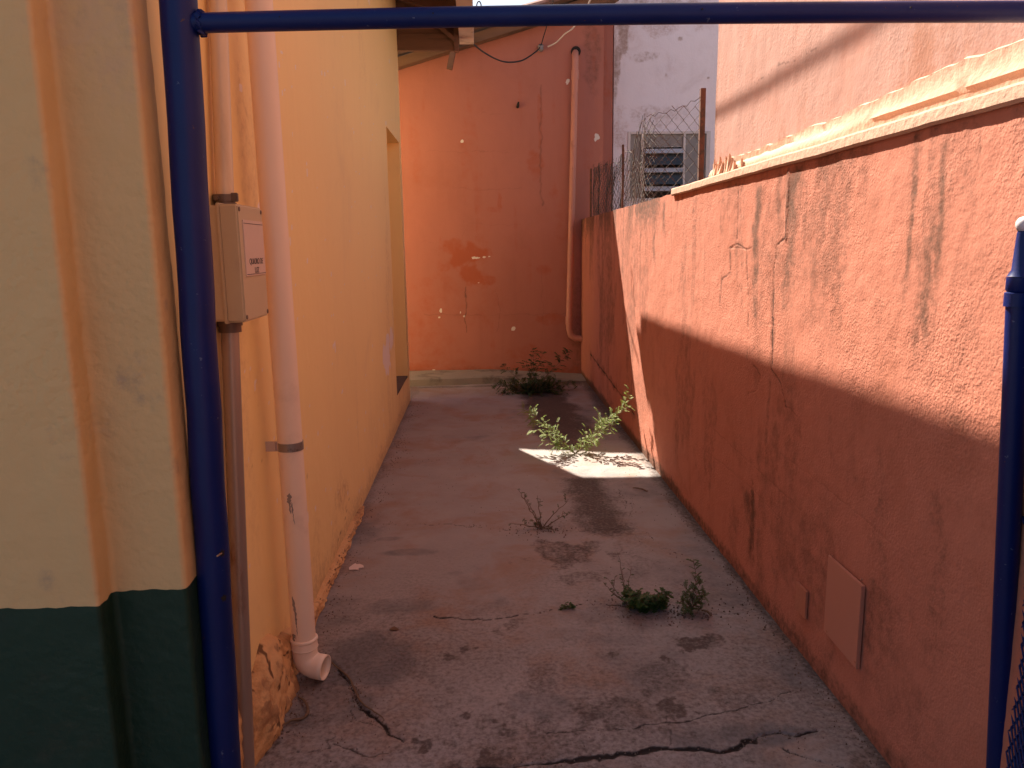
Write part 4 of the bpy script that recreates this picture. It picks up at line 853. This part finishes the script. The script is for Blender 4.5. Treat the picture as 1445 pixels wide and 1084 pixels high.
mb.tube([(pxz(.9), 1.55, .93), lp(.02, .88)], .006, 8); g4 = mb.build('leaf_frame', M['blue'], smooth=50)
mb = MB(); mb.add([lp(a, z, o_) for z in (.07, 1.46) for a, o_ in ((0, .010), (.95, .010), (.95, .014), (0, .014))], [(0, 1, 2, 3), (7, 6, 5, 4), (0, 4, 5, 1), (1, 5, 6, 2), (2, 6, 7, 3), (3, 7, 4, 0)]); g6 = mb.build('sheet_panel', M['blue'])
mb = MB(); chainlink(mb, lambda s: tuple(lp(s, .6, -.004))[:2], lambda s: .09, lambda s: 1.45, .02, .93, .05, .0022, .004, 5); g5 = mb.build('mesh', M['blue'])
adopt(A_, g6)
adopt(A_, g1, g2, g3, g4, g5)

# ================================================================== CABLES
M['black'] = simple('black', (.025, .022, .022), .6)
M['cord'] = simple('cord', (.60, .52, .46), .7)
def Q(x, y, d): return tuple(on(x, y, 1, d))
def cable(name, pts, r, mat, label):
    # smooth through the points
    P = [Vector(p) for p in pts]; out = []
    for i in range(len(P)-1):
        a = P[max(0, i-1)]; b = P[i]; c = P[i+1]; d = P[min(len(P)-1, i+2)]
        for k in range(6):
            t = k/6; out.append(.5*((2*b)+(c-a)*t+(2*a-5*b+4*c-d)*t*t+(3*b-a-3*c+d)*t**3))
    out.append(P[-1]); mb = MB(); mb.tube(out, r, 8); return tag(mb.build(name, mat, smooth=60, loc=P[0]), label, 'cable')
cable('cable', [Q(655, 46, 8.14), Q(668, 62, 8.2), Q(686, 76, 8.3), Q(710, 87, 8.5), Q(735, 86, 8.65), Q(755, 74, 8.8), Q(763, 66, 8.85)], .008, M['black'], 'thin dark cable sagging between the eaves and the insulator on the far wall')
cable('cable', [Q(763, 66, 8.85), Q(767, 52, 8.75), Q(775, 25, 8.6), Q(782, -5, 8.5), Q(786, -30, 8.3)], .006, M['black'], 'thin dark wire rising steeply from the insulator to the verge')
cable('cable', [Q(773, 66, 8.85), Q(785, 60, 8.8), Q(797, 48, 8.7), Q(810, 38, 8.6), Q(828, 10, 8.5), Q(840, -16, 8.3)], .008, M['cord'], 'pale cord running up and right from the insulator on the far wall')
cable('cable', [Q(671, 22, 8.15), Q(673, 6, 8.15), Q(676, 2, 8.15), Q(679, 8, 8.15), Q(678, 24, 8.15)], .006, M['black'], 'short dark wire looped at the end of the white eaves box')
mb = MB(); q = on(763, 68, 1, 8.86); mb.tube([(q[0], 8.90, q[2]), (q[0], 8.86, q[2])], .02, 12); mb.tube([(q[0], 8.86, q[2]-.035), (q[0], 8.86, q[2]-.02), (q[0], 8.86, q[2]), (q[0], 8.86, q[2]+.02), (q[0], 8.86, q[2]+.04)], [.016, .034, .026, .036, .018], 12)
M['grey'] = simple('grey', (.18, .17, .18), .5, dark=(.4, .38, .36), dth=(.55, .7)); tag(mb.build('insulator', M['grey'], smooth=50, loc=(q[0], 8.88, q[2])), 'small grey insulator near the top of the far wall holding the cables', 'insulator')
cs = on(1145, 82, 0, XT); tS = 2.3
pS = Vector((XT, cs[1], cs[2]))-Vector((.5, -1.0, -1.16))*tS
mb = MB(); mb.tube([(pS.x, -8+k*.88, pS.z-.008*(k-15)+.0006*(k-15)**2) for k in range(21)], .012, 8); tag(mb.build('overhead_cable', M['black'], smooth=60, loc=(pS.x, 2, pS.z)), 'thick black overhead cable crossing high above the alley', 'cable')

# ================================================================== PLANTS
def leafmat(name, col, trans=.35):
    m, nt, b = newmat(name); g = G(nt)
    c = g.mix(g.noise(25, 4), tuple(x*.65 for x in col), tuple(x*1.35 for x in col)); nt.links.new(c, b.inputs['Base Color']); b.inputs['Roughness'].default_value = .55
    t = nt.nodes.new('ShaderNodeBsdfTranslucent'); mx = nt.nodes.new('ShaderNodeMixShader'); mx.inputs[0].default_value = trans
    out = [n for n in nt.nodes if n.type == 'OUTPUT_MATERIAL'][0]
    nt.links.new(c, t.inputs[0]); nt.links.new(b.outputs[0], mx.inputs[1]); nt.links.new(t.outputs[0], mx.inputs[2]); nt.links.new(mx.outputs[0], out.inputs[0]); return m
M['leaf'] = leafmat('leaf', (.21, .29, .03), .45); M['leaf_dark'] = leafmat('leaf_dark', (.045, .085, .02), .25); M['leaf_mid'] = leafmat('leaf_mid', (.05, .11, .022), .3)
M['stem'] = simple('stem', (.20, .15, .07), .8, var=.2); M['stem_dry'] = simple('stem_dry', (.16, .10, .06), .9, var=.3)
def leaf_quad(mb, p, d, n, L, w):
    d = d.normalized(); s_ = d.cross(n); s_ = s_.normalized() if s_.length > 1e-5 else d.orthogonal().normalized(); up = s_.cross(d)
    mb.add([p, p+d*L*.35+s_*w-up*w*.25, p+d*L*.8+s_*w*.8-up*w*.3, p+d*L-up*w*.4, p+d*L*.8-s_*w*.8-up*w*.3, p+d*L*.35-s_*w-up*w*.25, p+d*L*.5+up*w*.1],
        [(0, 1, 6), (1, 2, 6), (2, 3, 6), (3, 4, 6), (4, 5, 6), (5, 0, 6)])
def pinnate(st, lf, p, d, L, nl, ll, lw, rnd):
    """a compound leaf: rachis with leaflet pairs"""
    d = d.normalized(); pts = [p+d*L*t+Vector((0, 0, -.18*L*t*t)) for t in (0, .35, .7, 1)]; st.tube(pts, [.0012, .001, .0008, .0006], 4, cap=False)
    side = d.cross(Vector((0, 0, 1))); side = side.normalized() if side.length > .05 else Vector((1, 0, 0))
    for k in range(nl):
        t = (k+1)/nl; q = p+d*L*t+Vector((0, 0, -.18*L*t*t)); s_ = ll*(1-.35*abs(t-.5))
        for sg in (-1, 1):
            dd = (side*sg+d*.55+Vector((0, 0, rnd.uniform(-.15, .25)))).normalized(); leaf_quad(lf, q, dd, Vector((0, 0, 1)), s_*rnd.uniform(.8, 1.15), lw)
def branchy(base, tips, name, label, lm, sm, rnd, leafy=1.0, r0=.004, twig=.12, step=.03, LL=.055, nl=5, ll=.014, lw=.0045, bend=.25, sub_=2, tip_gain=1.0, group=None, bare=0.0):
    root = thing(name, label, 'plant', base, group); st = MB(); lf = MB(); B = Vector((0, 0, 0))
    for tip in tips:
        T = Vector(tip)-Vector(base); L = T.length; mid = T*.5+Vector((rnd.uniform(-1, 1), rnd.uniform(-1, 1), rnd.uniform(-.2, .8)))*L*bend*.35
        n = max(6, int(L/step)); P = []
        for i in range(n+1):
            t = i/n; P.append(B*(1-t)**2+mid*2*t*(1-t)+T*t*t+Vector((rnd.uniform(-1, 1), rnd.uniform(-1, 1), rnd.uniform(-1, 1)))*.004)
        st.tube(P, [r0*(1-.75*i/n) for i in range(n+1)], 5, cap=False)
        for i in range(1, n+1):
            if i/n < bare: continue
            dirn = (P[i]-P[i-1]).normalized()
            for _ in range(sub_):
                if rnd.random() > leafy: continue
                a = rnd.uniform(0, 2*math.pi); o1 = dirn.orthogonal().normalized(); o2 = dirn.cross(o1); d = (o1*math.cos(a)+o2*math.sin(a))*1.0+dirn*.7+Vector((0, 0, .25)); d.normalize()
                if rnd.random() < .28:   # side twig with several leaves
                    tl_ = twig*rnd.uniform(.4, 1.1)*(1-.5*i/n); tp = [P[i]+d*tl_*k/4+Vector((0, 0, .02*(k/4)**2)) for k in range(5)]; st.tube(tp, [.0016, .0014, .0012, .001, .0008], 4, cap=False)
                    for q in tp[1:]:
                        a2 = rnd.uniform(0, 6.28); d2 = (o1*math.cos(a2)+o2*math.sin(a2)+d*.6).normalized(); pinnate(st, lf, q, d2, LL*rnd.uniform(.6, 1), nl, ll, lw, rnd)
                else: pinnate(st, lf, P[i], d, LL*rnd.uniform(.6, 1.15), nl, ll, lw, rnd)
    so = st.build('stem', sm); so.parent = root; lo = lf.build('leaves', lm); lo.parent = root
    return root
rnd = random.Random(11)
def fp(x, y): q = on(x, y, 2, 0); return (q[0], q[1], 0.0)
def up(x, y, yy): q = on(x, y, 1, yy); return (q[0], q[1], max(q[2], .01))
b0 = fp(812, 640)
branchy(b0, [up(742, 580, 5.45), up(748, 590, 5.35), up(758, 606, 5.5), up(892, 562, 5.35), up(886, 575, 5.5), up(872, 590, 5.3), up(858, 612, 5.4), up(770, 622, 5.4)], 'sunlit_weed',
   'bright green feathery weed spreading in a V in the patch of sunlight on the floor', M['leaf'], M['stem'], rnd, leafy=.50, r0=.0035, twig=.12, step=.020, LL=.06, nl=8, ll=.012, lw=.0030, sub_=2)
b1 = fp(765, 746)
branchy(b1, [up(733, 692, b1[1]), up(740, 740, b1[1]-.05), up(758, 700, b1[1]), up(802, 706, b1[1]+.02), up(808, 722, b1[1]), up(783, 748, b1[1]-.08), up(722, 738, b1[1]), up(736, 700, b1[1]+.05), up(750, 735, b1[1]+.1)], 'dry_weed',
   'sparse dry twiggy weed standing alone in the shade left of the dirt trail', M['leaf_dark'], M['stem_dry'], rnd, leafy=.42, r0=.0032, twig=.05, step=.022, LL=.022, nl=3, ll=.009, lw=.003, sub_=1)
# far clump by the back wall
b2 = fp(752, 553)
tips = [up(752+rnd.uniform(-54, 60), 553-rnd.uniform(-4, 18), b2[1]+rnd.uniform(-.25, .3)) for k in range(38)]+[up(753, 488, b2[1]+.1), up(766, 500, b2[1]), up(742, 505, b2[1]), up(712, 518, b2[1]), up(790, 515, b2[1]), up(752, 498, b2[1]+.05), up(802, 500, b2[1]+.2)]
branchy(b2, tips, 'weed_clump', 'broad dark weed clump growing at the far wall and kerb', M['leaf_dark'], M['stem_dry'], rnd, leafy=.62, r0=.004, twig=.10, step=.05, LL=.06, nl=4, ll=.026, lw=.0075, sub_=2, bare=.2)
# near group of three weeds along the crack
b3 = fp(884, 852)
branchy(b3, [up(872, 780, b3[1]), up(858, 815, b3[1]+.05), up(850, 822, b3[1]), up(892, 800, b3[1]+.05), up(876, 800, b3[1]-.03), up(866, 838, b3[1])], 'thin_weed', 'thin upright weed with bare reddish twigs on the crack, left of the leafy tuft', M['leaf_dark'], M['stem_dry'], rnd, leafy=.5, r0=.0022, twig=.04, step=.016, LL=.016, nl=3, ll=.007, lw=.0028, sub_=1, bare=.1)
b4 = fp(915, 862)
tips = [up(915+rnd.uniform(-32, 34), 860-rnd.uniform(3, 30), b4[1]+rnd.uniform(-.06, .08)) for k in range(22)]
branchy(b4, tips, 'leafy_tuft', 'low bushy green tuft growing from the middle of the crack', M['leaf_mid'], M['stem'], rnd, leafy=.9, r0=.0022, twig=.04, step=.016, LL=.022, nl=3, ll=.011, lw=.0048, sub_=2)
b5 = fp(975, 862)
branchy(b5, [up(981, 798, b5[1]), up(986, 826, b5[1]), up(968, 838, b5[1]), up(990, 845, b5[1]-.03), up(965, 852, b5[1]-.04)], 'fern_weed', 'small upright weed with feathery side leaves, rightmost on the crack', M['leaf_mid'], M['stem_dry'], rnd, leafy=.75, r0=.0022, twig=.03, step=.018, LL=.045, nl=6, ll=.009, lw=.0028, sub_=2)
b6 = fp(800, 858)
branchy(b6, [up(792, 857, b6[1]-.01), up(810, 858, b6[1]-.02)], 'weed_sprig', 'tiny green sprig lying on the thin crack left of the weeds', M['leaf_mid'], M['stem'], rnd, leafy=.9, r0=.0015, twig=.01, step=.012, LL=.015, nl=3, ll=.010, lw=.004, sub_=1)

# ================================================================== LITTER
mb = MB(); q = fp(503, 802); sh = [(-.035, 0), (-.02, .022), (-.012, .03), (-.004, .022), (.01, .024), (.03, .012), (.036, -.004), (.012, -.006), (.016, -.02), (-.004, -.016), (-.03, -.018)]
mb.prism([(q[0]+a, q[1]+b*1.6) for a, b in sh], 2, .003, .006); tag(mb.build('paint_flake', simple('flake', (.72, .60, .54), .8), loc=(q[0], q[1], 0)), 'pale pink flake of paint lying on the floor near the left wall', 'paint flake')
def twig_obj(pts, r, label, mat):
    P = [Vector(fp(x, y)) for x, y in pts]; out = []
    for i in range(len(P)-1):
        for k in range(5):
            t = k/5; a = P[max(0, i-1)]; b = P[i]; c = P[i+1]; d = P[min(len(P)-1, i+2)]
            o = .5*((2*b)+(c-a)*t+(2*a-5*b+4*c-d)*t*t+(3*b-a-3*c+d)*t**3); o.z = .006+.004*math.sin(i*2+t*3); out.append(o)
    o = P[-1].copy(); o.z = .006; out.append(o); mb = MB(); n = len(out); mb.tube(out, [r*(.35+.65*math.sin(math.pi*(k+1)/(n+1))) for k in range(n)], 6)
    return tag(mb.build('twig', mat, smooth=60, loc=P[0]), label, 'twig')
twig_obj([(395, 1030), (410, 1021), (428, 1014), (435, 1005), (430, 993), (421, 984)], .0055, 'curled dark root lying on the floor below the pipe elbow', M['stem_dry'])
twig_obj([(456, 928), (468, 938), (480, 946), (492, 958), (500, 975), (510, 992), (528, 1006), (542, 1018)], .0035, 'long thin dark root lying in the crack right of the pipe elbow', M['stem_dry'])
twig_obj([(893, 690), (905, 692), (914, 694)], .006, 'short dark twig on the floor in front of the sunlit patch', M['stem_dry'])
twig_obj([(990, 864), (998, 866), (1004, 870)], .005, 'short dark stick on the floor by the rightmost weed', M['stem_dry'])
leaf_m = simple('dead_leaf', (.16, .09, .05), .8)
mb = MB()
q = fp(556, 889); mb.add([(q[0]-.02, q[1], .004), (q[0], q[1]+.012, .010), (q[0]+.022, q[1]-.004, .005), (q[0], q[1]-.01, .004)], [(0, 1, 2), (0, 2, 3)])
mb.v += [(a, b, c-.003) for a, b, c in mb.v[:4]]; mb.f += [(4, 6, 5), (4, 7, 6)]; mb.mi += [0, 0]
tag(mb.build('dead_leaf', leaf_m, loc=(q[0], q[1], 0)), 'small brown dead leaf on the floor in the middle of the near slab', 'leaf')

M['grit'] = simple('grit', (.16, .11, .085), .95, var=.5, vsc=30)
rg = random.Random(5); mb = MB()
def crumb(x, y, r):
    vs = [(x+r*math.cos(a)*rg.uniform(.6, 1.2), y+r*math.sin(a)*rg.uniform(.6, 1.2), -.003) for a in (0, 1.3, 2.6, 3.8, 5.1)]+[(x+r*rg.uniform(-.4, .4), y+r*rg.uniform(-.4, .4), r*rg.uniform(.5, 1.1))]
    mb.add(vs, [(k, (k+1) % 5, 5) for k in range(5)])
for pts, w, s_ in cracks:
    L = sum(math.dist(a, b) for a, b in zip(pts[:-1], pts[1:]))
    for k in range(int(L*90*s_)):
        i = rg.randrange(len(pts)-1); t = rg.random(); crumb(pts[i][0]*(1-t)+pts[i+1][0]*t+rg.gauss(0, .022), pts[i][1]*(1-t)+pts[i+1][1]*t+rg.gauss(0, .022), rg.uniform(.0012, .0038))
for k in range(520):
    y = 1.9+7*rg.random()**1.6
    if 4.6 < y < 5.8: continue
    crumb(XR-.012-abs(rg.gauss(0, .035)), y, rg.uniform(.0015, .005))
for k in range(500):
    y = 2.2+5.3*rg.random()**1.4; crumb(XL+.05+abs(rg.gauss(0, .05)), y, rg.uniform(.0015, .005))
for bb in (b0, b1, b3, b4, b5):
    for k in range(120): crumb(bb[0]+rg.gauss(0, .09), bb[1]+rg.gauss(0, .06), rg.uniform(.0015, .006))
for k in range(700): crumb(rg.uniform(-.6, 1.1), 1.9+4.5*rg.random()**1.5, rg.uniform(.001, .0028))
tag(mb.build('grit', M['grit']), 'scattered grit and crumbs of mortar on the alley floor', 'grit', kind='stuff')
